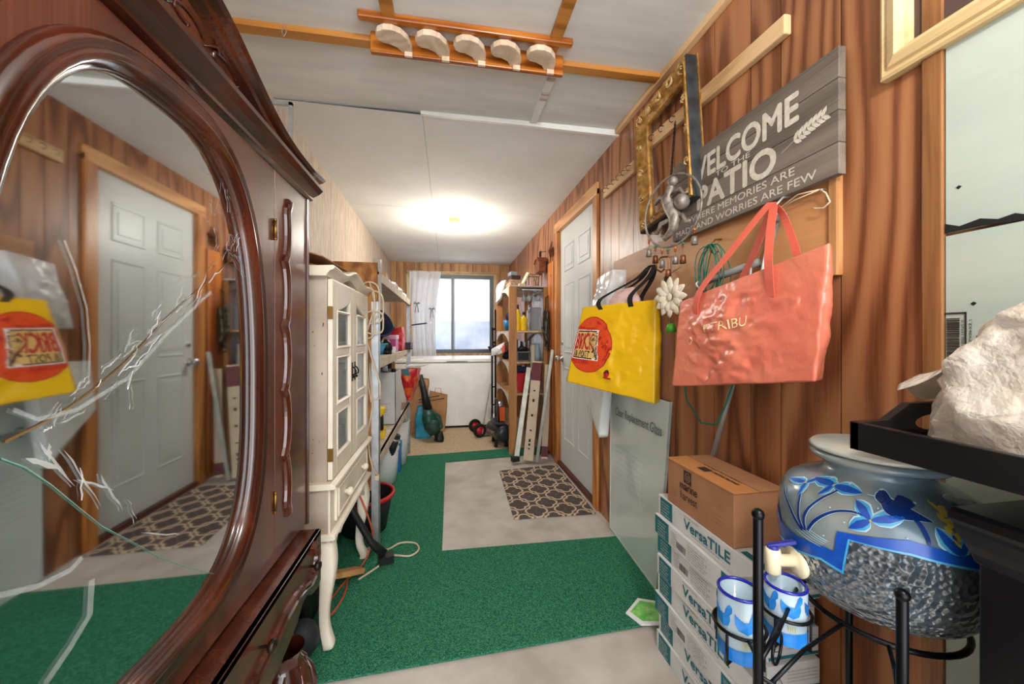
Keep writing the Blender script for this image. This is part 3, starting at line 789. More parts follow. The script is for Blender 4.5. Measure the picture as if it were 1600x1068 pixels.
# wind chime: ring with a metal figure, beads and bells, hung from a chain
wc = thing('wind_chime', 'round metal wind chime with a lizard figure and bells before the gold frame', 'wind chime', (.845, 1.315, 1.45))
rusty = mat('rusty pewter', '#6f655c', .5, metal=.5, c2='#a39a90', scale=40, bump=.003, bscale=70)
cc = Vector((.845, 1.315, 1.60)); R_ = .135
ey = Vector((.25, -.968, 0)).normalized(); ez = Vector((0, 0, 1))
def fw(u, v, h=0): return cc + ey * u + ez * v + Vector((-.968, -.25, 0)) * h
b = MB(); b.tube([fw(R_ * math.cos(a), R_ * math.sin(a)) for a in [2 * PI * i / 48 for i in range(48)]], .0045, rusty, 8, True); b.build('ring', wc)
b = MB()
spine = [(.01, .125), (.0, .09), (-.02, .05), (.0, .01), (.02, -.03), (.01, -.07), (-.03, -.10), (-.05, -.085)]
b.tube([fw(u, v) for u, v in spine], [.006, .016, .022, .026, .024, .018, .010, .004], rusty, 10)
b.ball(fw(.01, .11), .02, rusty, 12)
for pts in (((0, .06), (.045, .07), (.06, .045), (.08, .05)), ((-.01, .05), (-.055, .07), (-.08, .05)), ((.01, -.02), (.055, -.03), (.07, -.06), (.09, -.06)), ((0, -.03), (-.05, -.035), (-.07, -.07), (-.095, -.06))):
    b.tube([fw(*p) for p in pts], [.010, .009, .007, .005][:len(pts)], rusty, 8)
b.ball(fw(.05, .02), (.028, .028, .03), rusty, 12)
b.build('lizard_figure', wc)
b = MB()
top = Vector((.905, 1.38, 1.985)); bot = fw(0, R_)
nk = 26
for i in range(nk):
    p = top.lerp(bot, (i + .5) / nk); d = (bot - top).normalized(); e = Vector((1, 0, 0)) if i % 2 else Vector((0, 1, 0)); e = (e - d * e.dot(d)).normalized()
    b.tube([p + d * .010 * math.cos(a) + e * .004 * math.sin(a) for a in [2 * PI * j / 10 for j in range(10)]], .0011, black_m, 5, True)
b.build('chain', wc)
for i, (u, L_, k) in enumerate(((-.115, .05, 0), (-.08, .045, 1), (-.045, .05, 0), (-.015, .085, 1), (.02, .04, 0), (.055, .055, 1), (.105, .035, 0))):
    v0 = -math.sqrt(max(R_ ** 2 - u ** 2, 0)); b = MB()
    b.cyl(fw(u, v0), fw(u, v0 - L_), .0008, brass, 5)
    b.ball(fw(u, v0 - .012), .006, mat('green bead', '#1e6b35', .3) if k else mat('amber bead', '#b06a1c', .3), 10); b.ball(fw(u, v0 - .023), .005, mat('red bead', '#8a2a1a', .3), 10)
    p = fw(u, v0 - L_); b.lathe([(.002, 0), (.009, -.002), (.0105, -.012), (.0115, -.032), (.010, -.032), (.009, -.01), (.002, -.004)], p, copper if i % 2 else rusty, 14)
    b.build('bell', wc)
# cream metal flower
fl = thing('flower_ornament', 'cream metal daisy hanging between the yellow and coral bags', 'ornament', (.83, 1.30, 1.12))
petal = mat('chalky petal', '#c9bba6', .6, c2='#d6cab8', scale=20)
fc = Vector((.835, 1.30, 1.268))
def ff(u, v, h=0): return fc + ey * u + ez * v + Vector((-.968, -.25, 0)) * h
for lay, (n_, L_, off) in enumerate(((12, .078, 0), (10, .058, .25))):
    for k in range(n_):
        a = 2 * PI * (k + off) / n_; b = MB()
        ca, sa = math.cos(a), math.sin(a)
        def pf(s_, t):
            r = .012 + (L_ - .012) * t; w_ = .017 * math.sin(PI * min(.98, .12 + t * .86)) ** .7 * (s_ * 2 - 1)
            return ff(r * ca - w_ * sa, r * sa + w_ * ca, .004 * lay + .012 * math.sin(t * 2.6) - .25 * abs(w_))
        b.sheet(pf, 4, 7, petal); b.build('petal', fl, solid=.0012)
b = MB(); b.ball(ff(0, 0, .010), (.006, .016, .016), petal, 14); b.build('flower_centre', fl)
b = MB(); b.cyl(ff(0, .08), ff(0, .145), .001, black_m, 5); b.cyl(ff(0, -.075), ff(.0, -.10), .001, black_m, 5); b.build('hanging_wire', fl)
b = MB(); b.lathe([(.001, .006), (.012, .004), (.017, -.008), (.019, -.028), (.017, -.028), (.015, -.008), (.001, .0)], ff(0, -.105), mat('green enamel', '#3f8f28', .4), 20); b.build('green_bell', fl)
b = MB(); b.lathe([(.001, 0), (.010, -.003), (.013, -.05), (.011, -.05), (.002, -.006)], (.86, 1.37, 1.36), mat('dull bell metal', '#5c4a3f', .5, metal=.6), 18); b.cyl((.86, 1.37, 1.36), (.925, 1.37, 1.40), .0012, black_m, 6)
o = b.build('hanging_bell'); tag(o, 'small dull brown cow bell hanging above the cream flower', 'bell')

# ---------------------------------------------------------------- bags
def bag_mesh(b, top, botm, m, seed, wr=.01, bulge=.03, nu=64, nv=34, drop=0.0, sag=0.0):
    """top and botm: four corners FL, FR, BR, BL seen from outside"""
    top = [Vector(p) for p in top]; botm = [Vector(p) for p in botm]
    cen = sum(top + botm, Vector()) / 8
    def ring(c, t):
        t = (t % 1) * 2 * ((c[1] - c[0]).length + (c[2] - c[1]).length); e = [(c[1] - c[0]).length, (c[2] - c[1]).length]; e = [e[0], e[1], e[0], e[1]]
        for i in range(4):
            if t <= e[i] or i == 3: return c[i].lerp(c[(i + 1) % 4], min(1, t / e[i])), i, min(1, t / e[i])
            t -= e[i]
    def P(u, v):
        a, ia, ta = ring(top, u); c, ic, tc_ = ring(botm, u)
        p = a.lerp(c, v)
        ce = sum(top, Vector()) / 4; cb = sum(botm, Vector()) / 4; ax = ce.lerp(cb, v)
        n = (p - ax); n.z = 0
        n = n.normalized() if n.length > 1e-6 else Vector((0, 0, 0))
        q = p * 9 + Vector((seed, 0, 0))
        k = min(1, 4 * v) * (1 if v < .9 else (1 - v) * 8 + .2)
        edge = math.sin(PI * ta)
        wv = noise.noise(q) * .8 + (.5 - abs(noise.noise(q * 2.0))) * 1.0 + (.3 - abs(noise.noise(q * 4.3 + Vector((3, 1, 7))))) * .55 + (.3 - abs(noise.noise(q * 9))) * .25
        p = p + n * (wv * wr * (.35 + k) * (1 if ia in (0, 2) else .35) * (.25 + .75 * min(1, 6 * ta, 6 * (1 - ta))) + bulge * edge * math.sin(PI * min(1, v * 1.15)))
        p.z -= sag * math.sin(PI * ta) * (1 - v) if ia in (0, 2) else 0
        p.z += noise.noise(p * 6 + Vector((seed, 9, 4))) * wr * .6 * v
        return p
    vs = []; 
    for j in range(nv + 1):
        for i in range(nu): vs.append(P(i / nu, j / nv))
    fs = [(j * nu + i, j * nu + (i + 1) % nu, (j + 1) * nu + (i + 1) % nu, (j + 1) * nu + i) for j in range(nv) for i in range(nu)]
    # bottom
    base = nv * nu; cb = sum((vs[base + i] for i in range(nu)), Vector()) / nu
    vs += [vs[base + i].lerp(cb, .5) + Vector((0, 0, .004 * noise.noise(vs[base + i] * 20))) for i in range(nu)] + [cb]
    fs += [(base + i, base + (i + 1) % nu, base + nu + (i + 1) % nu, base + nu + i) for i in range(nu)] + [(base + nu + i, base + nu + (i + 1) % nu, base + 2 * nu) for i in range(nu)]
    b.add(vs, fs, m, True)
    return P
def strap(b, pts, wd, m, across, th=.002):   # flat webbing
    pts = [Vector(p) for p in pts]; ac = Vector(across).normalized(); k = len(pts)
    # smooth the line
    q = []
    for i in range(k - 1):
        p0, p1, p2, p3 = pts[max(i - 1, 0)], pts[i], pts[i + 1], pts[min(i + 2, k - 1)]
        for j in range(6):
            t = j / 6; q.append(.5 * ((2 * p1) + (p2 - p0) * t + (2 * p0 - 5 * p1 + 4 * p2 - p3) * t * t + (3 * p1 - p0 - 3 * p2 + p3) * t ** 3))
    q.append(pts[-1]); vs = []
    for p in q: vs += [p - ac * wd / 2, p + ac * wd / 2]
    b.add(vs, [(2 * i, 2 * i + 1, 2 * i + 3, 2 * i + 2) for i in range(len(q) - 1)], m, False)

pb = thing('coral_tote_bag', 'large crumpled coral tote bag with cream printing hanging on the right wall', 'bag', (.86, .93, .95))
b = MB(); P = bag_mesh(b, [(.80, 1.19, 1.24), (.80, .672, 1.318), (.84, .70, 1.318), (.885, 1.185, 1.24)], [(.775, 1.20, .945), (.785, .69, 1.022), (.84, .72, 1.022), (.885, 1.20, .945)], pink_m, 3, .014, .012, 130, 60, sag=.0)
b.build('bag_body', pb, recalc=False)
b = MB(); strap(b, [(.80, 1.10, 1.15), (.79, 1.085, 1.25), (.82, .99, 1.36), (.868, .905, 1.475), (.872, .885, 1.475), (.835, .855, 1.40), (.79, .815, 1.31), (.79, .81, 1.22)], .03, pink_h, (0.1, 1, .3)); b.build('strap', pb, solid=.0012)
b = MB(); strap(b, [(.885, 1.04, 1.15), (.885, 1.035, 1.25), (.885, .965, 1.36), (.885, .905, 1.47), (.885, .885, 1.472), (.89, .86, 1.42), (.86, .80, 1.31), (.86, .80, 1.22)], .028, pink_h, (0.1, 1, .3)); b.build('strap', pb, solid=.0012)
creamp = mat('cream print', '#eed9a8', .5)
b = MB()
def on_bag(P, u, lo, hi):
    return lambda a, v, h: None
# printing laid on the front face of the tote
per = 2 * ((.54 ** 2 + .08 ** 2) ** .5 + .1); fu = ((.54 ** 2 + .08 ** 2) ** .5) / per
def fpink(u, v, h):
    p = P(max(0, min(1, u)) * fu, 1 - v); return p + Vector((-.0025 - h, 0, 0))
b.text('& TRIBU', .36, .54, .28, .085, fpink, creamp, 0, .0)
b.text('<>', .16, .44, .07, .10, fpink, creamp, 0, .0)
b.build('print', pb, recalc=False)
b = MB(); hook(b, .895, 1.475, steel, W - .02, 1.6); o = b.build('wall_hook'); tag(o, 'metal wall hook carrying the coral tote', 'hook')

# yellow bag, hanging out from the wall and facing the camera
yb = thing('yellow_shopping_bag', 'glossy yellow shopping bag with a red round pizza print and black handles', 'bag', (.78, 1.62, .84))
TL, TR = Vector((.655, 1.76, 1.262)), Vector((.868, 1.465, 1.275)); dv = (TR - TL).normalized(); nb = Vector((dv.y, -dv.x, 0)).normalized()   # towards the camera
if nb.y > 0: nb = -nb
bk = -nb * .11
BL, BR = Vector((.585, 1.80, .895)), Vector((.862, 1.462, .835))
b = MB(); PY = bag_mesh(b, [TL, TR, TR + bk * .35, TL + bk], [BL, BR, BR + bk * .5, BL + bk * 1.1], yel_m, 8, .010, .014, 110, 50)
b.build('bag_body', yb, recalc=False)
per = 2 * ((TR - TL).length + .11); fuy = (TR - TL).length / per
def fyel(u, v, h):
    u = max(0.002, min(.998, u)); v = max(0, min(1, v)); p = PY(u * fuy, 1 - v); return p + nb * (.002 + h)
red_p = mat('red print', '#c8401a', .3, c2='#cf4a22', scale=6); white_p = mat('white print', '#ded6cc', .35); black_p = mat('black print', '#1c1715', .35); dred = mat('crimson print', '#a31d22', .35); tan_p = mat('tan print', '#c9a060', .4)
b = MB()
def blob(cx, cz, rx, rz, m, h, n=48, rings=10, clip=None):
    def q(s_, t):
        a = 2 * PI * s_; x = cx + rx * t * math.cos(a); z = cz + rz * t * math.sin(a)
        return fyel(max(x, .005), z, h)
    b.sheet(q, n, rings, m)
def rect(x0, x1, z0, z1, m, h, sh=0.0, n=14):
    b.sheet(lambda s_, t: fyel(x0 + (x1 - x0) * s_, z0 + (z1 - z0) * t + sh * s_, h), n, n, m)
blob(.27, .52, .335, .345, dred, .0004); blob(.27, .52, .325, .335, red_p, .0008)
rect(.02, .44, .33, .70, white_p, .0012); rect(.035, .425, .34, .69, black_p, .0016); rect(.05, .41, .355, .675, tan_p, .0020)
b.text('BRICK', .045, .455, .31, .20, fyel, dred, .0024, .02); b.text('& POST', .06, .36, .24, .08, fyel, black_p, .0024, .01)
b.text('PIZZERIA', .04, .275, .26, .045, fyel, dred, .0016, .02); b.text('BUNS', .05, .715, .11, .03, fyel, dred, .0016, .02); b.text('SERVED', .2, .70, .16, .03, fyel, dred, .0016, .02)
def poly_y(pts, m, h): b.add([fyel(x, z, h) for x, z in pts], [tuple(range(len(pts)))], m)
poly_y([(.33, .56), (.345, .565), (.35, .47), (.335, .45), (.31, .42), (.33, .43), (.36, .44), (.385, .38), (.40, .36), (.415, .36), (.385, .44), (.365, .50), (.365, .60), (.34, .60)], black_p, .0028)
blob(.56, .20, .035, .04, dred, .0008, 20, 3); poly_y([(.53, .21), (.55, .18), (.56, .22), (.58, .2), (.59, .23), (.57, .25), (.55, .23)], black_p, .0014); rect(.52, .62, .145, .16, dred, .001, 0, 4)
b.build('print', yb, recalc=False)
hk = Vector((.905, 1.50, 1.425))
for k, o_ in enumerate((Vector(), bk * .95)):
    b = MB(); a0 = TL.lerp(TR, .28) + o_ + nb * .003; a1 = TL.lerp(TR, .70) + o_ + nb * .003
    dn = Vector((0, 0, -.02))
    strap(b, [a0 + dn, a0 + Vector((0, 0, .03)), a0.lerp(hk, .62) + Vector((0, 0, .012)), hk + Vector((-.03, .03, 0)), hk + Vector((-.02, .0, .0)), a1.lerp(hk, .6) + Vector((.0, 0, .01)), a1 + Vector((0, 0, .03)), a1 + dn], .024, black_pl, tuple(dv)); b.build('handle', yb, solid=.002)
b = MB(); hook(b, 1.49, 1.43, brass, W - .02, 1.8); o = b.build('wall_hook'); tag(o, 'brass wall hook carrying the yellow bag', 'hook')
# white and clear plastic bags between the yellow bag and the door
wb = thing('white_plastic_bag', 'thin white plastic bag hanging behind the yellow bag, its hem showing below', 'bag', (.88, 1.98, .60))
b = MB(); bag_mesh(b, [(.83, 2.16, 1.0), (.83, 1.90, 1.0), (.89, 1.90, 1.0), (.89, 2.16, 1.0)], [(.83, 2.19, .76), (.83, 1.98, .55), (.885, 1.98, .55), (.885, 2.19, .76)], mat('thin white film', '#e3e5e4', .3, alpha=.9, bump=.004, bscale=20), 21, .012, .01, 50, 26); b.build('bag_body', wb, recalc=False)
b = MB(); strap(b, [(.9, 2.0, .99), (.937, 1.95, 1.15), (.937, 1.92, 1.44)], .05, mat('white strap film', '#dfe2e1', .3, alpha=.8), (0, 1, 0)); b.build('strap', wb, solid=.0006)
cbg = thing('clear_plastic_bag', 'clear crinkled plastic bag bulging behind the handles of the yellow bag', 'bag', (.88, 1.85, 1.2))
b = MB(); bag_mesh(b, [(.82, 1.98, 1.44), (.83, 1.80, 1.46), (.91, 1.80, 1.46), (.91, 1.98, 1.44)], [(.80, 2.04, 1.15), (.81, 1.88, 1.15), (.90, 1.88, 1.15), (.90, 2.04, 1.15)], clear_film, 33, .02, .012, 50, 26); b.build('bag_body', cbg, recalc=False)
pkb = thing('pale_pink_plastic_bag', 'pale pink plastic carrier bag poking out between the black handles', 'bag', (.8, 1.68, 1.24))
b = MB(); bag_mesh(b, [(.80, 1.69, 1.34), (.85, 1.62, 1.35), (.89, 1.67, 1.35), (.84, 1.74, 1.34)], [(.74, 1.76, 1.2), (.86, 1.58, 1.2), (.90, 1.63, 1.2), (.80, 1.80, 1.2)], mat('pale pink film', '#d3b0a8', .35, bump=.004, bscale=30), 44, .018, .015, 40, 20); b.build('bag_body', pkb, recalc=False)

# coil of green wire with one long loop falling
b = MB(); rr = random.Random(2)
for k in range(9):
    cyk, rz_, ry_ = 1.165 + rr.uniform(-.03, .02), rr.uniform(.07, .11), rr.uniform(.035, .065)
    b.tube([(.905 - .003 * k, cyk + ry_ * math.sin(a) + .01 * math.cos(2 * a + k), 1.435 - rz_ + rz_ * math.cos(a)) for a in [2 * PI * i / 28 for i in range(28)]], .0017, cord_g, 6, True)
b.tube([(.9, 1.19, 1.35), (.895, 1.25, 1.2), (.89, 1.29, 1.08), (.885, 1.30, .98), (.88, 1.27, .88), (.875, 1.18, .815), (.87, 1.10, .83), (.88, 1.07, .90), (.92, 1.07, 1.0)], .003, cord_g, 8)
o = b.build('green_wire_coil'); tag(o, 'coil of green wire hooked under the sign, one loop drooping below the coral bag', 'wire')
b = MB(); hook(b, 1.165, 1.43, brass, W - .02, 1.4); o = b.build('wall_hook'); tag(o, 'brass cup hook holding the green wire coil', 'hook')
b = MB(); b.cyl((.885, 1.205, 1.305), (.905, .97, 1.34), .011, mat('grey pipe', '#8d8f90', .5), 18); b.cyl((.8845, 1.212, 1.304), (.885, 1.203, 1.305), .012, white_plastic, 18)
b.cyl((.91, 1.0, 1.335), (W, 1.0, 1.335), .005, steel, 8)
o = b.build('grey_pipe'); tag(o, 'short grey pipe held level on the plywood behind the coral bag', 'pipe')
# folded light stand behind the coral bag
st = thing('folded_stand', 'folded grey metal stand leaning on the wall behind the coral bag', 'stand', (.93, 1.43, 0.0105))
gpl = mat('grey stand metal', '#9b9a97', .35, metal=.5)
b = MB(); b.tube([(.93, 1.43, 0.0105), (.93, .925, 1.47)], .0085, gpl, 14); b.build('pole', st)
b = MB(); b.tube([(.918, .935, 1.45), (.918, .928, 1.478)], .020, gpl, 20); b.build('cap', st)
for dx_, dy_ in ((-.012, -.016), (-.008, .018), (.012, 0)):
    b = MB(); b.tube([(.916 + dx_, .93 + dy_, 1.46), (.912 + dx_ * 1.4, .965 + dy_ * 1.5, 1.33), (.922, 1.02 + dy_, 1.1)], .0035, white_plastic, 8); b.build('leg', st)
b = MB(); b.tube([(.925, .80, 1.49), (.925, .785, 1.475), (.925, .775, 1.45), (.925, .79, 1.44), (.925, .81, 1.445), (.925, .82, 1.45)], .0022, cord_m, 8)
b.tube([(.925, .80, 1.49), (.925, .86, 1.50), (.925, .94, 1.475), (.925, .87, 1.488), (.925, .80, 1.49)], .0018, cord_m, 8)
b.cyl((.925, .80, 1.49), (W, .80, 1.495), .0015, steel, 6)
o = b.build('wire_hanger'); tag(o, 'bent white wire hanger hooked below the right end of the sign', 'hanger')

# panes of replacement glass leaning on the wall
gl = thing('packed_glass_sheet', 'tall pale carton sleeve of clear replacement glass leaning on the wall', 'glass pane', (.92, 1.78, 0))
sleeve = mat('glossy glass sleeve', '#cbd5d1', .08, c2='#d3dbd8', scale=2, spec=.9, coat=.6)
def fgl(u, v, h): k = v / .84; return (.906 + .038 * k - h - (u - 1.5) * -.06 * (1 - k), u, v)
b = MB(); b.prism([(1.50, 0.0105), (2.05, 0.0105), (2.05, .84), (1.46, .84)], fgl, 0, .012, sleeve); b.build('sleeve', gl, bev=.001)
b = MB(); b.moulding([(1.50, 0.0105), (2.05, 0.0105), (2.05, .84), (1.46, .84)], [(0, -.001), (0, .014), (.008, .014), (.008, -.001)], fgl, mat('clear edge wrap', '#c7d0ce', .15, coat=.5)); b.build('edge_wrap', gl)
b = MB(); b.text('Clear Replacement Glass', -1.98, .665, .47, .06, lambda u, v, h: fgl(-u, v - (u + 2.02) * .0, .0125 + h), mat('grey print', '#5f6a6a', .5), 0, .006)
for k in range(9): b.box(.898, .8985, 0, .001, 0, .001, ink) if False else None
for k in range(7):
    z0 = .33 + .03 * k; b.text('handle with care keep upright and dry', -1.98, z0, .34 - .02 * (k % 3), .007, lambda u, v, h: fgl(-u, v, .0125 + h), mat('pale print', '#87918f', .5), 0, 0)
b.build('printing', gl, recalc=False)

# small green seed packet on the floor
pk = thing('green_packet', 'flat green and white packet on the carpet edge by the tile boxes', 'packet', (.78, 1.37, .0102))
b = MB(); b.prism([(.70, 1.40), (.73, 1.33), (.87, 1.31), (.88, 1.43), (.79, 1.47)], lambda u, v, h: (u, v, h), .0102, .016, white_plastic); b.build('wrapper', pk, bev=.002)
b = MB(); b.prism([(.72, 1.40), (.745, 1.345), (.86, 1.33), (.865, 1.42), (.79, 1.452)], lambda u, v, h: (u, v, h), .0161, .0166, mat('leaf print', '#3fa02c', .4, c2='#8fd46a', scale=30)); b.build('leaf_print', pk)

# ================================================================== TILE CARTONS
bx0, bx1 = .742, .895
wd_t, n_t = .069, 8
def tile_carton(i, kind, label):
    z0, z1 = i * wd_t, (i + 1) * wd_t - .0012
    jx, jy = [(0, 0), (.006, -.004), (-.004, .005), (.004, .0), (-.002, -.006), (.006, .004), (-.003, .006), (.008, .002)][i]
    x0, x1, y0, y1 = bx0 + jx, bx1 + jx - .01, .770 + jy, 1.243 + jy
    t = thing('tile_carton', label, 'box', ((x0 + x1) / 2, (y0 + y1) / 2, z0))
    b = MB(); b.box(x0, x1, y0, y1, z0, z1, cartonw); b.build('carton', t, bev=.0015)
    fl_ = lambda u, v, h: (x0 - h, -u, v)
    fe = lambda u, v, h: (u, y0 - h, v)
    ft = lambda u, v, h: (u, v, z1 + h)
    b = MB()
    zz0, zz1 = z0 + .003, z1 - .003
    def band(a, c, m=teal, h=.0006): b.add([fl_(-a, zz0, h), fl_(-c, zz0, h), fl_(-c, zz1, h), fl_(-a, zz1, h)], [(0, 1, 2, 3)], m)
    def tiny(u0, w_, n_, mm, z_a=zz0 + .006, z_b=zz1 - .006, f=fl_, words='commercial resilient tile flooring keep flat'):
        for k in range(n_):
            b.text(words[k * 3 % 9:k * 3 % 9 + 22], u0, z_b - (k + 1) * (z_b - z_a) / n_, w_ * (1 - .12 * (k % 2)), (z_b - z_a) / n_ * .55, f, mm, .0010, 0)
    # far teal end
    band(y1 - .002 - (.0 if kind else .012), y1 - .085)
    tiny(-(y1 - .02), .05, 5, white_p)
    if kind == 0:
        b.text('VersaTILE', -(y1 - .15), z0 + .022, .20, .030, fl_, teal, .0008, .03)
        b.text('HOME LIVING', -(y1 - .15), z0 + .058, .07, .004, fl_, ink, .0008)
        b.text('Luxury Vinyl Flooring', -(y1 - .19), z0 + .012, .12, .0055, fl_, ink, .0008)
        # grey corner picture near the front
        b.add([fl_(-(y0 + .10), zz0, .0006), fl_(-(y0 + .004), zz0, .0006), fl_(-(y0 + .004), zz1, .0006)], [(0, 1, 2)], mat('grey corner print', '#8f8f8c', .6))
        b.text('VT', -(y0 + .045), z0 + .012, .03, .022, fl_, white_p, .0010, .01)
    else:
        band(y0 + .14, y0 + .045); tiny(-(y0 + .13), .075, 7, white_p)
        z = y1 - .13; rb = random.Random(i)
        while z > y1 - .175:
            t_ = rb.choice((.0008, .0014, .002)); b.add([fl_(-z, z0 + .012, .0007), fl_(-(z - t_), z0 + .012, .0007), fl_(-(z - t_), z0 + .035, .0007), fl_(-z, z0 + .035, .0007)], [(0, 1, 2, 3)], ink); z -= t_ + rb.choice((.001, .0016))
        tiny(-(y1 - .10), .03, 6, ink); tiny(-(y1 - .185), .09, 6, ink)
    # end towards the camera
    b.add([fe(x0 + .002, zz0, .0006), fe(x1 - .002, zz0, .0006), fe(x1 - .002, zz0 + .008, .0006), fe(x0 + .002, zz0 + .008, .0006)], [(0, 1, 2, 3)], teal)
    for k in range(4): b.text('CAUTION read instructions before installing', x0 + .05, z0 + .024 + .008 * k, .085, .004, fe, ink_soft, .0008)
    b.add([fe(x0 + .015, z0 + .022, .0006), fe(x0 + .04, z0 + .022, .0006), fe(x0 + .0275, z0 + .045, .0006)], [(0, 1, 2)], ink)
    b.add([fe(x0 + .019, z0 + .0245, .0009), fe(x0 + .036, z0 + .0245, .0009), fe(x0 + .0275, z0 + .041, .0009)], [(0, 1, 2)], cartonw)
    b.text('!', x0 + .0265, z0 + .027, .002, .009, fe, ink, .001)
    if i == n_t - 1:
        b.add([ft(x0 + .01, y0 + .01, .0006), ft(x0 + .03, y0 + .01, .0006), ft(x0 + .03, y0 + .1, .0006), ft(x0 + .01, y0 + .1, .0006)], [(0, 1, 2, 3)], teal)
        for k in range(6): b.text('install with adhesive on flat floor', x0 + .045, y0 + .012 + .012 * k, .08, .006, ft, ink_soft, .0008)
    b.build('carton_print', t, recalc=False)
kinds = [0, 0, 1, 0, 0, 1, 1, 0]
lbl = ['white and teal tile carton at the very bottom of the stack, on the floor', 'white and teal tile carton with large lettering, second from the floor', 'tile carton with barcode and two teal ends, third from the floor', 'white tile carton with large teal lettering, fourth from the floor, just above the barcode one', 'white tile carton with large teal lettering, fifth from the floor, under two barcode ones', 'lower of the two adjoining barcode tile cartons near the top of the stack', 'upper of the two adjoining barcode tile cartons, with a worn bare rim', 'top tile carton of the stack, directly under the brown cardboard box']
for i in range(n_t):
    tile_carton(i, kinds[i], lbl[i])
# brown fish carton on top
ZB = n_t * wd_t
mh = thing('cardboard_box', 'brown cardboard box with marine harvest printing on top of the tile cartons', 'box', (.828, 1.03, ZB))
b = MB(); b.box(.752, .912, .885, 1.190, ZB, ZB + .146, cardboard); b.build('box_body', mh, bev=.002)
b = MB(); b.box(.750, .828, .883, 1.192, ZB + .146, ZB + .149, mat('lid cardboard', '#b07443', .7, c2='#b87c4b', scale=12)); b.build('flap', mh, bev=.0008)
b = MB(); b.box(.8315, .914, .883, 1.192, ZB + .146, ZB + .149, cardboard); b.build('flap', mh, bev=.0008)
fm = lambda u, v, h: (.752 - h, -u, v); ftm = lambda u, v, h: (u, v, ZB + .149 + h)
b = MB()
b.text('marine', -1.118, ZB + .073, .085, .024, fm, ink, .0008, .012); b.text('harvest', -1.116, ZB + .040, .083, .026, fm, ink, .0008, -.004)
b.add([fm(-1.10, ZB + .097, .0006), fm(-1.062, ZB + .097, .0006), fm(-1.062, ZB + .137, .0006), fm(-1.10, ZB + .137, .0006)], [(0, 1, 2, 3)], ink)
def ell(cu, cv, ru, rv, m, h, fn): b.add([fn(cu + ru * math.cos(a), cv + rv * math.sin(a), h) for a in [2 * PI * i / 24 for i in range(24)]], [tuple(range(24))], m)
ell(-1.081, ZB + .117, .014, .015, cardboard, .0008, fm); ell(-1.081, ZB + .117, .012, .013, ink, .0010, fm)
for k in range(3): b.add([fm(-1.091, ZB + .109 + .006 * k, .0012), fm(-1.071, ZB + .109 + .006 * k, .0012), fm(-1.071, ZB + .111 + .006 * k, .0012), fm(-1.091, ZB + .111 + .006 * k, .0012)], [(0, 1, 2, 3)], cardboard)
for k, (u, z, w_) in enumerate(((-1.175, .05, .04), (-1.17, .042, .035), (-1.175, .034, .04), (-.97, .06, .045), (-.97, .048, .05), (-.97, .036, .045), (-.945, .09, .015), (-.945, .08, .018))):
    b.text('net weight 24 kg product of sea', u, ZB + z, w_, .005, fm, ink_soft, .0008)
ftr = lambda u, v, h: (.752 + v, -u, ZB + .149 + h)
b.add([ftr(-1.08, .03, .0006), ftr(-1.04, .03, .0006), ftr(-1.04, .06, .0006), ftr(-1.08, .06, .0006)], [(0, 1, 2, 3)], ink)
b.text('marine harvest', -1.03, .048, .10, .014, ftr, ink, .0008, .01); b.text('keep frozen', -1.10, .068, .16, .007, ftr, ink, .0008, .004)
b.build('box_print', mh, recalc=False)

# ================================================================== DRINK DISPENSER ON ITS STAND
JC = Vector((.742, .540, 0)); JZ = .655
jprof = [(.0, .662), (.070, .662), (.094, .666), (.112, .679), (.126, .70), (.136, .73), (.141, .765), (.1415, .80), (.138, .83), (.127, .853), (.104, .868), (.082, .877), (.074, .884), (.071, .892), (.074, .899), (.088, .902), (.094, .907), (.093, .913), (.085, .916), (.078, .915)]
def jr(z):
    for (r0, z0), (r1, z1) in zip(jprof[1:], jprof[2:]):
        if z0 <= z <= z1 and z1 > z0: return r0 + (r1 - r0) * (z - z0) / (z1 - z0)
    return .13
frost = mat('smoky frosted glass', '#6f8c9f', .24, c2='#a7a99f', scale=6, trans=.3, spec=.6, coat=.3)
hammer = mat('hammered glass', '#414b54', .12, c2='#56626b', scale=20, detail=1, trans=.3, bump=.02, bscale=80, bstr=1.0, spec=.9)
_m, _N, _L = hammer, hammer.node_tree.nodes, hammer.node_tree.links
_v = _N.new('ShaderNodeTexVoronoi'); _v.feature = 'SMOOTH_F1'; _v.inputs['Scale'].default_value = 110; _v.inputs['Smoothness'].default_value = .3
_t = _N.new('ShaderNodeTexCoord'); _L.new(_t.outputs['Object'], _v.inputs['Vector'])
_b = _N.new('ShaderNodeBump'); _b.inputs['Strength'].default_value = 1; _b.inputs['Distance'].default_value = .006
_L.new(_v.outputs['Distance'], _b.inputs['Height']); _L.new(_b.outputs[0], _N['Principled BSDF'].inputs['Normal'])
azure = mat('light blue glaze', '#2f8cc4', .25, c2='#5fb4dd', scale=20); royal = mat('royal blue glaze', '#0f3f9a', .25, c2='#1a55b8', scale=20); navyg = mat('navy glaze', '#0c2560', .25, c2='#12337c', scale=20)
pale = mat('pale glaze line', '#a9cbd8', .3); ygl = mat('yellow glaze', '#a6a636', .35, c2='#c2b45a', scale=40)
jar = thing('drink_dispenser', 'big blue painted glass drink dispenser jar on a black stand', 'dispenser', (JC.x, JC.y, JZ))
b = MB(); b.lathe(jprof + [(.076, .905), (.062, .885)], (JC.x, JC.y, 0), frost, 72); b.build('glass_body', jar)
TH0 = math.atan2(-JC.y, -JC.x)
def js(phi, z, h=0.0):
    r = jr(z) + .0010 + h; a = TH0 + phi; return Vector((JC.x + r * math.cos(a), JC.y + r * math.sin(a), z))
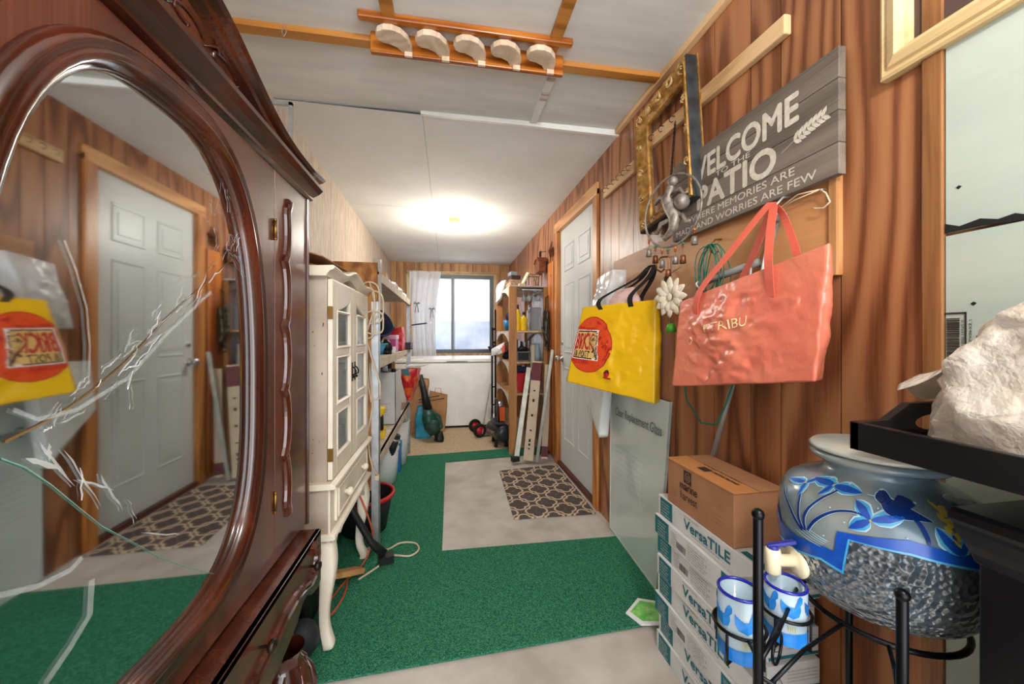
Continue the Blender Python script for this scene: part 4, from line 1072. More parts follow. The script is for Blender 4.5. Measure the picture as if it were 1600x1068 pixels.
def jtz(px, py):
    d = ray(px, py); z = .8
    o2 = Vector((0, 0, H)); r = .134
    for _ in range(12):
        r = jr(z); A = d.x ** 2 + d.y ** 2; B = -2 * (d.x * JC.x + d.y * JC.y); Cc = JC.x ** 2 + JC.y ** 2 - r * r
        D = max(B * B - 4 * A * Cc, 0); t = (-B - math.sqrt(D)) / (2 * A); z = .5 * z + .5 * (H + d.z * t)
    x, y = d.x * t, d.y * t; a = math.atan2(y - JC.y, x - JC.x) - TH0
    a = (a + PI) % (2 * PI) - PI
    return a, max(.668, min(.87, z))
def jcurve(b, pts, wds, m, h=.0006):
    P = [Vector(jtz(*p)) if isinstance(p[0], (int, float)) and p[0] > 10 else Vector(p) for p in pts]
    q = []; ww = []
    for i in range(len(P) - 1):
        p0, p1, p2, p3 = P[max(i - 1, 0)], P[i], P[i + 1], P[min(i + 2, len(P) - 1)]
        for j in range(5):
            t = j / 5; q.append(.5 * ((2 * p1) + (p2 - p0) * t + (2 * p0 - 5 * p1 + 4 * p2 - p3) * t * t + (3 * p1 - p0 - 3 * p2 + p3) * t ** 3)); ww.append(wds[i] * (1 - t) + wds[i + 1] * t)
    q.append(P[-1]); ww.append(wds[-1]); vs = []
    for i, p in enumerate(q):
        t = q[min(i + 1, len(q) - 1)] - q[max(i - 1, 0)]; t = Vector((t.x * .13, t.y)); t = t.normalized() if t.length > 1e-9 else Vector((1, 0)); n_ = Vector((-t.y / .13, t.x)) * ww[i] / 2
        for s_ in (-1, -.33, .33, 1): vs.append(js(p.x + n_.x * s_, p.y + n_.y * s_, h))
    b.add(vs, [(4 * i + j, 4 * i + j + 1, 4 * i + 5 + j, 4 * i + 4 + j) for i in range(len(q) - 1) for j in range(3)], m, True)
def leaf(b, p0, p1, wd, m1=royal, m2=azure, m3=pale):
    for k, (m, sc) in enumerate(((m3, 1.25), (m2, 1.0), (m1, .55))):
        pm = ((p0[0] + p1[0]) / 2, (p0[1] + p1[1]) / 2); pa = (p0[0] * .8 + p1[0] * .2, p0[1] * .8 + p1[1] * .2); pc = (p0[0] * .2 + p1[0] * .8, p0[1] * .2 + p1[1] * .8)
        jcurve(b, [p0, pa, pm, pc, p1], [.0002, wd * .75 * sc, wd * sc, wd * .6 * sc, .0002], m, .0006 + .0005 * k)
# stepped blue band and the textured glass under it
lo_e = [Vector(jtz(*q)) for q in ((1214, 800), (1222, 838), (1240, 858), (1284, 874), (1319, 896), (1329, 843), (1421, 866), (1531, 891))]
up_e = [Vector(jtz(*q)) for q in ((1210, 768), (1222, 812), (1245, 836), (1290, 854), (1304, 860), (1309, 829), (1421, 843), (1531, 870))]
lo_e += [Vector((lo_e[-1].x + .8, lo_e[-1].y))]; up_e += [Vector((up_e[-1].x + .8, up_e[-1].y))]
def zedge(phi):
    if phi < lo_e[0].x: return lo_e[0].y + .01
    for a, c in zip(lo_e[:-1], lo_e[1:]):
        if a.x <= phi <= c.x: return a.y + (c.y - a.y) * (phi - a.x) / max(c.x - a.x, 1e-6)
    return lo_e[-1].y
b = MB(); N_ = 360; NR = 14
ph = [-2.8 + 5.6 * i / N_ for i in range(N_ + 1)]
vs = [js(p, .667 + (zedge(p) - .667) * r / NR, .0005) for p in ph for r in range(NR + 1)]
b.add(vs, [(i * (NR + 1) + j, i * (NR + 1) + j + 1, (i + 1) * (NR + 1) + j + 1, (i + 1) * (NR + 1) + j) for i in range(N_) for j in range(NR)], hammer, True)
def strip2(A, B, m, h, sub=10, rows=5):
    P = []; Q = []
    for a0, a1, c0, c1 in zip(A[:-1], A[1:], B[:-1], B[1:]):
        for k in range(sub): P.append(a0.lerp(a1, k / sub)); Q.append(c0.lerp(c1, k / sub))
    P.append(A[-1]); Q.append(B[-1]); vs = []
    for p, q in zip(P, Q):
        for r in range(rows + 1): w_ = p.lerp(q, r / rows); vs.append(js(w_.x, w_.y, h))
    k = rows + 1; b.add(vs, [(i * k + j, i * k + j + 1, (i + 1) * k + j + 1, (i + 1) * k + j) for i in range(len(P) - 1) for j in range(rows)], m, True)
strip2(lo_e, up_e, royal, .0010)
mid = [a.lerp(c, .16) for a, c in zip(lo_e, up_e)]; strip2(lo_e, mid, azure, .0016)
lo2 = [Vector((a.x - .9 + .02 * i, .80)) for i, a in enumerate(lo_e[:2])]
b.build('banded_relief', jar, recalc=False)
b = MB()
for pts in ([(1255, 828), (1243, 808), (1233, 784), (1228, 762)], [(1257, 828), (1249, 805), (1250, 782), (1259, 757)], [(1260, 828), (1258, 805), (1275, 784), (1310, 765)], [(1263, 828), (1275, 812), (1301, 799), (1330, 798), (1354, 806)]):
    jcurve(b, pts, [.0055, .0060, .0050, .0044, .0036], pale, .0005); jcurve(b, pts, [.0042, .0046, .0036, .0030, .0024], navyg, .0011)
for c, tips, wd in (((1261, 753), ((1236, 746), (1288, 744), (1249, 772)), .011), ((1311, 753), ((1294, 738), (1354, 751), (1279, 772)), .013), ((1360, 812), ((1338, 780), (1413, 808), (1327, 824)), .018)):
    for tp_ in tips: leaf(b, c, tp_, wd, royal, azure, pale)
    jcurve(b, [(c[0] - 2, c[1]), (c[0], c[1]), (c[0] + 2, c[1])], [.001, .004, .001], ygl, .0022)
for k in range(5): jcurve(b, [(1246 + 5 * k, 826), (1262 + 6 * k, 840), (1284 + 3 * k, 853 - 2 * k)], [.0006, .0014, .0005], pale, .0018)
leaf(b, (1499, 868), (1460, 822), .020); leaf(b, (1502, 868), (1508, 840), .014); leaf(b, (1500, 866), (1485, 830), .012)
for k in range(7): leaf(b, (1500 - 6 * k, 855 - 10 * k), (1486 - 6 * k + 16 * (k % 2), 840 - 10 * k), .007, ygl, ygl, ygl)
for q in ((1298, 792), (1372, 793), (1411, 757), (1320, 815), (1288, 836), (1417, 840), (1443, 813)): jcurve(b, [(q[0] - 1.5, q[1]), q, (q[0] + 1.5, q[1])], [.0006, .0022, .0006], pale, .0010)
b.build('painted_flowers', jar, recalc=False)
b = MB()
def jbird(b, ox, oy, k, m):
    T = lambda L: [(ox + x * k, oy + y * k) for x, y in L]
    jcurve(b, T([(0, 3), (7, 6), (15, 14), (22, 26), (40, 34), (62, 41), (90, 51)]), [q * k for q in (.004, .014, .017, .020, .018, .011, .001)], pale, .0008)
    jcurve(b, T([(1, 3), (7, 6), (15, 14), (22, 26), (40, 34), (62, 41), (89, 51)]), [q * k for q in (.002, .0125, .0155, .018, .016, .0095, .0006)], m, .0014)
    jcurve(b, T([(34, 32), (44, 22), (56, 18)]), [q * k for q in (.016, .014, .004)], m, .0018)
    jcurve(b, T([(56, 42), (70, 56), (80, 74), (84, 88)]), [q * k for q in (.004, .0055, .005, .002)], m, .0016)
    jcurve(b, T([(-10, -2), (0, 3)]), [.0004, .0012], pale, .001)
jbird(b, 1367, 763, 1.0, navyg); jbird(b, 1480, 770, .8, navyg)
b.build('painted_birds', jar, recalc=False)
# wooden/glass lid plate resting on the rim
b = MB(); b.lathe([(.0, .9165), (.082, .9165), (.092, .918), (.094, .922), (.090, .926), (.0, .927)], (JC.x, JC.y, 0), mat('painted lid', '#9aa9ad', .3, c2='#b9ad92', scale=9, coat=.4), 56); b.build('lid', jar)
b = MB(); sp = Vector((-.975, .22, 0)).normalized(); a0 = JC + Vector((0, 0, .722)) + sp * .130
b.lathe([(.0, 0), (.026, 0), (.028, .006), (.020, .012), (.010, .013), (.010, .04), (.0, .04)], a0, cream_m, 28, axis=sp)
p = a0 + sp * .046; b.lathe([(.0, .021), (.011, .021), (.0125, .012), (.012, -.02), (.009, -.024), (.0, -.024)], p, cream_m, 24)
tp = b.build('spigot', jar)
b = MB(); b.beam(p + Vector((-.008, .004, .024)), p + Vector((.034, -.012, .036)), .010, .006, mat('blue tap lever', '#262e86', .35)); b.cyl(p + Vector((0, 0, .018)), p + Vector((0, 0, .027)), .009, mat('blue tap cap', '#262e86', .35), 16); b.build('tap_lever', tp, bev=.001)

# stand of black tubes
rk = thing('dispenser_stand', 'black metal stand with rings holding the dispenser and two tumblers', 'stand', (.66, .52, 0))
posts = [((.433, .464), .868), ((.598, .405), .775), ((.80, .632), .63), ((.90, .45), .60)]
for (x, y), zt in posts:
    b = MB(); b.tube([(x, y, 0), (x, y, zt - .004), (x, y, zt)], [.0065, .0065, .0045], black_m, 16); b.ball((x, y, zt), .0085, black_m, 14); b.build('post', rk)
b = MB(); b.tube([(JC.x + .105 * math.cos(a), JC.y + .105 * math.sin(a), .648) for a in [2 * PI * i / 40 for i in range(40)]], .0045, black_m, 8, True)
for (x, y), zt in posts:
    d = Vector((JC.x - x, JC.y - y, 0)); L_ = d.length; d.normalize(); b.tube([(x, y, .61), Vector((x, y, .640)) + d * (L_ - .105) * .5, Vector((x, y, .648)) + d * (L_ - .103)], .003, black_m, 8)
b.build('dispenser_ring', rk)
MG = [Vector((.460, .530, .615)), Vector((.572, .556, .606))]
for i, mgc in enumerate(MG):
    b = MB(); b.tube([(mgc.x + .0365 * math.cos(a), mgc.y + .0365 * math.sin(a), mgc.z + .046) for a in [2 * PI * k / 36 for k in range(36)]], .0028, black_m, 8, True)
    pp = Vector((.433, .464, mgc.z + .046)); q = pp.lerp(Vector((mgc.x, mgc.y, mgc.z + .046)), .0)
    dd = (Vector((mgc.x, mgc.y, 0)) - Vector((.433, .464, 0))); dl = dd.length; dd.normalize(); b.tube([pp, pp + dd * (dl - .0365)], .0028, black_m, 8)
    b.build('tumbler_ring', rk)
b = MB()   # lower rests and scrolls
for mgc in MG:
    for a in (.4, 1.97, 3.54, 5.11): b.tube([Vector((mgc.x, mgc.y, mgc.z - .003)) + Vector((math.cos(a), math.sin(a), 0)) * .0365 * k for k in (0, 1)] + [Vector((mgc.x + .0365 * math.cos(a), mgc.y + .0365 * math.sin(a), mgc.z + .046))], .0022, black_m, 6)
b.build('tumbler_cradle', rk)
b = MB()
b.tube([(.433, .464, .655), (.50, .50, .66), (.60, .56, .68), (.70, .62, .655), (.80, .632, .62)], .003, black_m, 8)
b.tube([(.433, .464, .64), (.50, .45, .60), (.598, .405, .50)], .003, black_m, 8)
b.tube([(.598, .405, .52), (.70, .46, .42), (.80, .632, .36)], .003, black_m, 8)
for c in ((.50, .50, .640), (.66, .45, .50)):
    b.tube([(c[0] + .02 * math.cos(a), c[1] + .012 * math.cos(a), c[2] + .022 * math.sin(a)) for a in [2 * PI * k / 24 for k in range(24)]], .0022, black_m, 8, True)
b.tube([(.433, .464, .30), (.598, .405, .30), (.90, .45, .30), (.80, .632, .30), (.433, .464, .30)], .003, black_m, 8)
b.build('scroll_wire', rk)
# tumblers
tglass = mat('clear bluish tumbler', '#cfe0ea', .08, trans=.45, c2='#bcd8ea', scale=10, ior=1.25)
duck = mat('blue duck glaze', '#1466b8', .25, c2='#2f86d6', scale=30); rimb = mat('cobalt rim', '#101a8a', .15)
for i, mgc in enumerate(MG):
    t = thing('painted_tumbler', ['light blue duck tumbler with a cobalt rim, in the stand ring nearest the cartons', 'glass tumbler with a blue duck standing under the cream spigot'][i], 'glass', tuple(mgc), 'painted tumblers in the stand')
    R = .031; hh = (.100, .090)[i]
    b = MB(); b.lathe([(.0, .001), (.028, .001), (R - .001, .008), (R, .03), (R, hh), (R - .003, hh), (R - .003, .02), (.0, .016)], mgc, tglass, 40); b.build('glass_body', t)
    b = MB(); b.tube([mgc + Vector(((R - .0015) * math.cos(a), (R - .0015) * math.sin(a), hh)) for a in [2 * PI * k / 40 for k in range(40)]], .0026, rimb, 8, True); b.build('rim', t)
    b = MB()
    def cs(a, z, h=.0006): return mgc + Vector(((R + h) * math.cos(a), (R + h) * math.sin(a), z))
    n_ = 60
    vs = [cs(2 * PI * k / n_, .002 + j * (.022 + .0015 * math.sin(2 * PI * k / n_ * 3)), .0005) for k in range(n_ + 1) for j in (0, 1)]
    b.add(vs, [(2 * k, 2 * k + 1, 2 * k + 3, 2 * k + 2) for k in range(n_)], duck, True)
    ac = math.atan2(-mgc.y, -mgc.x)
    for k, da in enumerate((-.75, .35, 1.5, 2.9, 4.2)):
        a0 = ac + da
        body = [(q_[0], q_[1] + .012) for q_ in [(-.30, .050), (-.22, .042), (.0, .038), (.16, .042), (.22, .052), (.20, .060), (.26, .064), (.27, .072), (.20, .076), (.13, .072), (.11, .062), (.04, .057), (-.08, .057), (-.2, .060), (-.32, .066)]]
        cen = (0.0, .062); vv = [cs(a0 + cen[0] * 1.7, cen[1], .0012)] + [cs(a0 + x * 1.7, z, .0012) for x, z in body]
        b.add(vv, [(0, j, j + 1) for j in range(1, len(body))] + [(0, len(body), 1)], duck)
        for q in range(4): b.add([cs(a0 + .1 * q - .1 + 1.0, .026, .0014), cs(a0 + .1 * q - .13 + 1.0, .040, .0014), cs(a0 + .1 * q - .07 + 1.0, .034, .0014)], [(0, 1, 2)], ygl)
    b.build('painted_ducks', t, recalc=False)

# ================================================================== BLACK TRAY, WRAP AND PEDESTAL AT THE RIGHT EDGE
tr = thing('black_tray', 'black wooden serving tray with cut-out handles above the dispenser', 'tray', (.74, .22, .955))
tx0, tx1, ty0, ty1 = .588, .90, -.05, .460
b = MB()
b.box(tx0, tx1, ty0, ty1, .955, .963, black); b.build('tray_base', tr, bev=.001)
for a_ in (tx0 - .004, tx1 - .008): b = MB(); b.box(a_, a_ + .012, ty0, ty1, .955, .995, black); b.build('long_side', tr, bev=.0015)
for yy in (ty0, ty1 - .011):
    cx = (tx0 + tx1) / 2; b = MB()
    top = [(tx0 - .004, .995), (tx0 + .05, .997), (tx0 + .09, 1.020), (tx1 - .09, 1.020), (tx1 - .05, .997), (tx1 + .004, .995)]
    hole = [(cx + .045 * math.cos(a) + (.012 if math.cos(a) > 0 else -.012), .991 + .0125 * math.sin(a)) for a in [2 * PI * k / 28 for k in range(28)]]
    def fy(u, v, h): return (u, yy + h, v)
    # split the end board in four strips around the hole
    hl, hr, hb_, ht = cx - .057, cx + .057, .9785, 1.0035
    b.prism([(tx0 - .004, .955), (hl, .955), (hl, 1.020), (tx0 + .09, 1.020), (tx0 + .05, .997), (tx0 - .004, .995)], fy, 0, .011, black)
    b.prism([(hr, .955), (tx1 + .004, .955), (tx1 + .004, .995), (tx1 - .05, .997), (tx1 - .09, 1.020), (hr, 1.020)], fy, 0, .011, black)
    up = [p for p in hole if p[1] >= .991]; up.sort(); dn = [p for p in hole if p[1] <= .991]; dn.sort()
    b.prism([(hl, 1.020), (hl, .991)] + up + [(hr, .991), (hr, 1.020)], fy, 0, .011, black)
    b.prism([(hl, .991), (hl, .955), (hr, .955), (hr, .991)] + dn[::-1], fy, 0, .011, black)
    b.build('handle_board', tr)
bw = thing('plastic_wrapping', 'heap of crumpled translucent white plastic wrapping lying in the black tray', 'plastic wrap', (.74, .2, .965))
b = MB(); wrapm = mat('crumpled wrap', '#cbbba8', .18, c2='#e2dbd2', scale=9, bump=.014, bscale=30, alpha=.8, spec=.8, bstr=.8)
def wr(u, v):
    a = 2 * PI * u; r = 1 - v ** 1.2
    cx, cy = .742, .20
    cu, su = math.cos(a), math.sin(a); k = 1 / max(abs(cu), abs(su)) ** .6
    x = cx + .128 * r ** .4 * cu * k; y = cy + .24 * r * su * k
    z = .968 + .25 * (1 - r ** 2.6)
    q = Vector((x, y, z)) * 12
    nn = (noise.noise(q) * .03 + abs(noise.noise(q * 2.1)) * .035) * min(1, v * 6)
    x += nn * cu * .7; y += nn * su; z += noise.noise(q * 1.3 + Vector((5, 0, 0))) * .03 * min(1, v * 6)
    return (min(max(x, .602), .885), min(y, .447), max(z, .968))
b.sheet(wr, 90, 44, wrapm); b.build('wrap_sheet', bw, recalc=False)
# flap that pokes out over the tray end
b = MB()
def flap(u, v):
    x = .67 + .17 * u; y = .36 + .10 * v + .02 * math.sin(u * 5); z = 1.035 + .06 * (1 - v) + .02 * noise.noise(Vector((x * 20, y * 20, 3))) + .012 * math.sin(u * 9)
    return (x, y, z)
b.sheet(flap, 26, 18, wrapm); b.build('loose_flap', bw, recalc=False, solid=.0008)
pd = thing('black_pedestal', 'black wooden pedestal with a moulded top at the right edge', 'pedestal', (.80, .25, 0))
x0, x1, y0, y1 = .640, .93, .09, .385
b = MB(); cx, cy = (x0 + x1) / 2, (y0 + y1) / 2
path = [(x0, y0), (x1, y0), (x1, y1), (x0, y1)]
fz = lambda u, v, h: (u, v, h)
b.prism([(x0 + .004, y0 + .004), (x1 - .004, y0 + .004), (x1 - .004, y1 - .004), (x0 + .004, y1 - .004)], fz, .885, .9005, black)
b.moulding(path, [(.004, .900), (.0, .896), (.0, .886), (.003, .880), (.004, .874), (.009, .858), (.014, .846), (.016, .836), (.020, .832), (.04, .832), (.04, .900)], fz, black); b.build('moulded_top', pd, bev=.001)
b = MB(); b.box(x0 + .019, x1 - .019, y0 + .019, y1 - .019, .06, .836, black); b.box(x0 + .008, x1 - .008, y0 + .008, y1 - .008, 0, .06, black); b.build('column', pd, bev=.002)
b = MB(); b.box(.72, .88, .0, .065, 0, .9545, black); o = b.build('black_plinth', bev=.002); tag(o, 'narrow black plinth under the near end of the tray', 'plinth')
b = MB(); b.box(x0 + .10, x0 + .11, y0 + .06, y1 - .03, .9006, .9012, brass); b.build('inlay_strip', pd)

# ================================================================== WHITE DISPLAY CABINET
wcab = thing('white_display_cabinet', 'distressed cream display cabinet on curved legs with glazed doors and a drawer', 'cabinet', (-.62, 1.745, 0))
CX = -.418; CY0, CY1 = 1.40, 2.0; CM = (CY0 + CY1) / 2
Fc = lambda y, z, h: (CX + h, y, z)
b = MB()
b.box(-.82, CX, CY0, CY0 + .018, .59, 1.335, white_darker); b.box(-.82, CX, CY1 - .018, CY1, .59, 1.335, white_paint); b.box(-.82, -.81, CY0, CY1, .59, 1.335, white_darker)
b.box(-.82, CX, CY0, CY1, 1.325, 1.335, white_paint); b.box(-.81, CX - .02, CY0 + .018, CY1 - .018, .83, .842, white_darker); b.box(-.81, CX - .02, CY0 + .018, CY1 - .018, 1.085, 1.097, white_darker)
b.build('upper_case', wcab, bev=.002)
b = MB(); prof = [(-.82, .588), (CX + .03, .588), (CX + .036, .594), (CX + .034, .602), (CX + .018, .61), (-.82, .61)]
b.prism(prof, lambda u, v, h: (u, h, v), CY0 - .022, CY1 + .02, white_paint); b.build('waist_moulding', wcab, bev=.002)
def corz(y):
    t = (y - CY0) / (CY1 - CY0); return 1.345 + .028 * (math.cos((t - .5) * 2 * PI) * .5 + .5) ** 1.2 - .014 * math.sin(PI * min(1, abs(t - .5) * 2)) ** 2
yy = [CY0 - .03 + i * (CY1 - CY0 + .065) / 50 for i in range(51)]
b = MB(); b.moulding([(y, corz(y) + .016) for y in yy], [(.0, -.05), (.004, .030), (-.003, .036), (-.010, .030), (-.016, .018), (-.026, .010), (-.034, .006), (-.034, -.05)], Fc, white_paint, closed=False)
b.prism([(-.82, 1.335), (CX - .03, 1.335), (CX - .03, 1.362), (-.82, 1.362)], lambda u, v, h: (u, h, v), CY0 - .025, CY1 + .02, wood('worn cabinet top', '#6d5c45', '#8f7a5c', '#a8926f', 'Y')); b.build('cornice', wcab, bev=.001)
pane = mat('cabinet pane', '#c4d4d8', .03, alpha=.22, spec=.9)
for dk in (0, 1):
    a, c = (CY0 + .004, CM - .001) if dk == 0 else (CM + .001, CY1 - .004)
    d0, d1 = .614, 1.322; st_ = .052
    # frame pieces: the top rail has a scalloped lower edge
    b = MB(); h0, h1 = .001, .018
    b.box(CX + h0, CX + h1, a, a + st_, d0, d1, white_paint); b.box(CX + h0, CX + h1, c - st_, c, d0, d1, white_paint)
    b.box(CX + h0, CX + h1, a + st_, c - st_, d0, d0 + .065, white_paint)
    def dz_(t): 
        t = t if dk == 0 else 1 - t
        return 1.215 + .045 * t ** 1.6
    pts = [(a + st_ + (c - a - 2 * st_) * i / 12, dz_(i / 12)) for i in range(13)]
    b.prism(pts + [(c - st_, d1), (a + st_, d1)], Fc, h0, h1, white_paint)
    for zz in (.855, 1.06): b.box(CX + .003, CX + .016, a + st_, c - st_, zz - .014, zz + .014, white_paint)
    dr = b.build('glazed_door', wcab, bev=.003)
    for z0, z1 in ((d0 + .065, .841), (.869, 1.046), (1.074, 1.26)):
        b = MB(); b.box(CX + .008, CX + .010, a + st_ - .003, c - st_ + .003, z0, z1, pane); b.build('pane', dr)
        b = MB(); b.moulding([(a + st_, z0), (c - st_, z0), (c - st_, min(z1, 1.215)), (a + st_, min(z1, 1.215))], [(0, .018), (.004, .021), (.009, .014), (.010, .010), (0, .010)], Fc, white_paint); b.build('glazing_bead', dr)
    b = MB(); hy = CM - .024 if dk == 0 else CM + .02
    b.box(CX + .018, CX + .0205, hy - .007, hy + .007, .93, 1.01, black_m); b.tube([(CX + .02, hy, .955), (CX + .032, hy, .962), (CX + .034, hy, .972), (CX + .028, hy, .985), (CX + .021, hy, .99)], .003, black_m, 8); b.ball((CX + .026, hy, .948), .006, black_m, 10); b.build('door_handle', dr)
    for zz in (.68, 1.18):
        b = MB(); hy = CY0 + .002 if dk == 0 else CY1 - .002; b.box(CX + .004, CX + .0195, hy - .003, hy + .004, zz, zz + .045, brass); b.build('hinge', dr)
b = MB()
b.box(-.82, CX + .006, CY0 - .004, CY1 + .004, .425, .588, white_darker); b.box(CX + .004, CX + .012, CY0 - .004, CY1 + .004, .425, .588, white_paint); low = b.build('drawer_case', wcab, bev=.003)
b = MB(); b.box(CX + .012, CX + .022, CY0 + .045, CY1 - .045, .452, .575, white_paint)
b.moulding([(CY0 + .055, .46), (CY1 - .055, .46), (CY1 - .055, .568), (CY0 + .055, .568)], [(0, .022), (.003, .027), (.009, .027), (.012, .022)], Fc, white_paint); dwr = b.build('drawer', low, bev=.002)
for ky in (CY0 + .16, CY1 - .16):
    b = MB(); b.lathe([(.0, .03), (.012, .027), (.0165, .018), (.014, .010), (.008, .004), (.008, -.002)], (CX + .022, ky, .512), white_paint, 18, axis=(1, 0, 0)); b.build('drawer_knob', dwr)
b = MB(); b.prism([(-.82, .408), (CX + .026, .408), (CX + .032, .415), (CX + .028, .424), (CX + .012, .430), (-.82, .430)], lambda u, v, h: (u, h, v), CY0 - .014, CY1 + .016, white_paint); b.build('base_moulding', wcab, bev=.002)
ap = [(CY0 + .0, .408), (CY1, .408), (CY1, .34), (CY1 - .02, .325), (CY1 - .05, .33), (CY1 - .075, .36), (CY1 - .10, .385), (CY1 - .13, .365), (CY1 - .16, .375), (CY1 - .19, .395), (CY0 + .19, .395), (CY0 + .16, .375), (CY0 + .13, .365), (CY0 + .10, .385), (CY0 + .075, .36), (CY0 + .05, .33), (CY0 + .02, .325), (CY0, .34)]
b = MB(); b.prism(ap, Fc, -.004, .012, white_paint); b.build('apron', wcab, bev=.002)
for fy_, sg_ in ((CY0 + .03, 1), (CY1 - .03, -1)):
    for fx, sx in ((CX - .012, 1), (-.79, -1)):
        b = MB(); path = [(0, .41, .030), (.004, .36, .033), (.012, .32, .032), (.010, .26, .026), (-.002, .18, .020), (-.008, .12, .017), (-.002, .07, .018), (.012, .04, .021), (.016, .024, .020), (.008, .012, .015), (.006, 0, .014)]
        vs = []
        for dx_, z, r in [(q_[0], max(q_[1], .0105), q_[2]) for q_ in path]:
            for j in range(12):
                an = 2 * PI * j / 12 + PI / 4; e = .55
                vs.append((fx + sx * dx_ + r * math.copysign(abs(math.cos(an)) ** e, math.cos(an)), fy_ - sg_ * dx_ * .8 + r * math.copysign(abs(math.sin(an)) ** e, math.sin(an)), z))
        n_ = 12; b.add(vs, [(i * n_ + j, i * n_ + (j + 1) % n_, (i + 1) * n_ + (j + 1) % n_, (i + 1) * n_ + j) for i in range(len(path) - 1) for j in range(n_)] + [tuple(range(n_)), tuple((len(path) - 1) * n_ + j for j in range(n_))[::-1]], white_paint, True)
        b.build('leg', wcab, subd=1)
b = MB(); rr = random.Random(4)
chip = mat('dark paint chip', '#4a3d33', .7)
for k in range(9):
    z = rr.uniform(.62, 1.2); x = rr.uniform(CX - .05, CX - .004); s_ = rr.uniform(.001, .004)
    b.prism([(x, z), (x + s_, z + s_), (x + s_ * .6, z + 3 * s_), (x - s_ * .4, z + 2 * s_)], lambda u, v, h: (u, CY0 - h, v), 0.0 if z > .6 else .0045, .0008 if z > .6 else .0053, chip)
b.build('paint_chips', wcab, recalc=False)
# things seen inside the cabinet
def sbox(name, label, cat, x0, x1, y0, y1, z0, z1, m, lidm=None, bev=.003, group=None):
    if lidm is None:
        b = MB(); b.box(x0, x1, y0, y1, z0, z1, m); o = b.build(name, bev=bev); tag(o, label, cat, group); return o
    t = thing(name, label, cat, ((x0 + x1) / 2, (y0 + y1) / 2, z0), group); b = MB(); b.box(x0, x1, y0, y1, z0, z0 + (z1 - z0) * .75, m); b.build('body', t, bev=bev)
    b = MB(); b.box(x0 - .003, x1 + .003, y0 - .003, y1 + .003, z0 + (z1 - z0) * .75, z1, lidm); b.build('lid', t, bev=bev); return t
sbox('storage_box', 'blue box with a white lid behind the top pane of the cabinet', 'box', -.60, -.45, 1.45, 1.62, 1.0975, 1.20, mat('slate blue', '#4d6f8c', .5), white_plastic)
sbox('storage_box', 'dark blue box at the far end of the top cabinet shelf', 'box', -.62, -.46, 1.80, 1.96, 1.0975, 1.19, navy, bluepl)
def jarshape(name, label, cat, c, r, h, m, lid=None, group=None):
    t = thing(name, label, cat, c, group); b = MB(); b.lathe([(0, 0), (r * .95, 0), (r, h * .08), (r, h * .72), (r * .7, h * .86), (r * .7, h * .9), (0, h * .9)], c, m, 24); b.build('body', t)
    b = MB(); b.lathe([(0, h * .9), (r * .76, h * .9), (r * .76, h), (0, h)], c, lid or white_plastic, 24); b.build('lid', t); return t
jarshape('ceramic_jar', 'white lidded jar behind the middle pane nearest the wardrobe', 'jar', (-.50, 1.50, .8425), .05, .16, white_plastic)
jarshape('ceramic_jar', 'second white lidded jar on the middle cabinet shelf', 'jar', (-.52, 1.63, .8425), .045, .14, mat('grey glaze', '#9fa3a2', .3))
jarshape('ceramic_jar', 'dark jar on the middle cabinet shelf, behind the far door', 'jar', (-.52, 1.90, .8425), .045, .15, mat('dark glaze', '#39464c', .3), black_pl)
for k, (m, l) in enumerate(((black_pl, 'black tin, lowest of the tins on the cabinet floor'), (mat('orange tin', '#a8452a', .4), 'orange tin in the middle of the pile on the cabinet floor'), (steel, 'silver tin on top of the pile on the cabinet floor'))):
    sbox('tin', l, 'tin', -.60, -.45, 1.45, 1.66, .6105 + .058 * k, .6105 + .058 * k + .0575, m)
sbox('storage_box', 'pale grey box behind the lowest pane of the far cabinet door', 'box', -.60, -.46, 1.80, 1.96, .6105, .72, mat('pale grey', '#a5a9ab', .5))
# folded cardboard on top of the cabinet
for k, (pts, l) in enumerate(((((-.60, 1.38), (-.44, 1.42), (-.42, 1.70), (-.62, 1.68)), 'flattened brown carton flap on the cabinet top, nearest the wardrobe'), (((-.66, 1.75), (-.48, 1.76), (-.45, 2.00), (-.66, 2.0)), 'second flattened carton flap on the cabinet top, next to the strand board'))):
    t = thing('folded_cardboard', l, 'cardboard', (-.54, 1.5 + .3 * k, 1.393))
    b = MB(); P4 = [Vector((x, y, 1.3925)) for x, y in pts]
    b.add([P4[0] + Vector((0, 0, .05)), P4[1] + Vector((0, 0, .012)), P4[2] + Vector((0, 0, .004)), P4[3] + Vector((0, 0, .045))], [(0, 1, 2, 3)], cardboard); b.build('sheet', t, solid=.004)
    b = MB(); m0, m1 = P4[0] + Vector((0, 0, .05)), P4[3] + Vector((0, 0, .045))
    b.add([m0, m1, m1 + Vector((-.10, 0, -.03)), m0 + Vector((-.10, 0, -.03))], [(0, 1, 2, 3)], paper); b.build('fold', t, solid=.004)

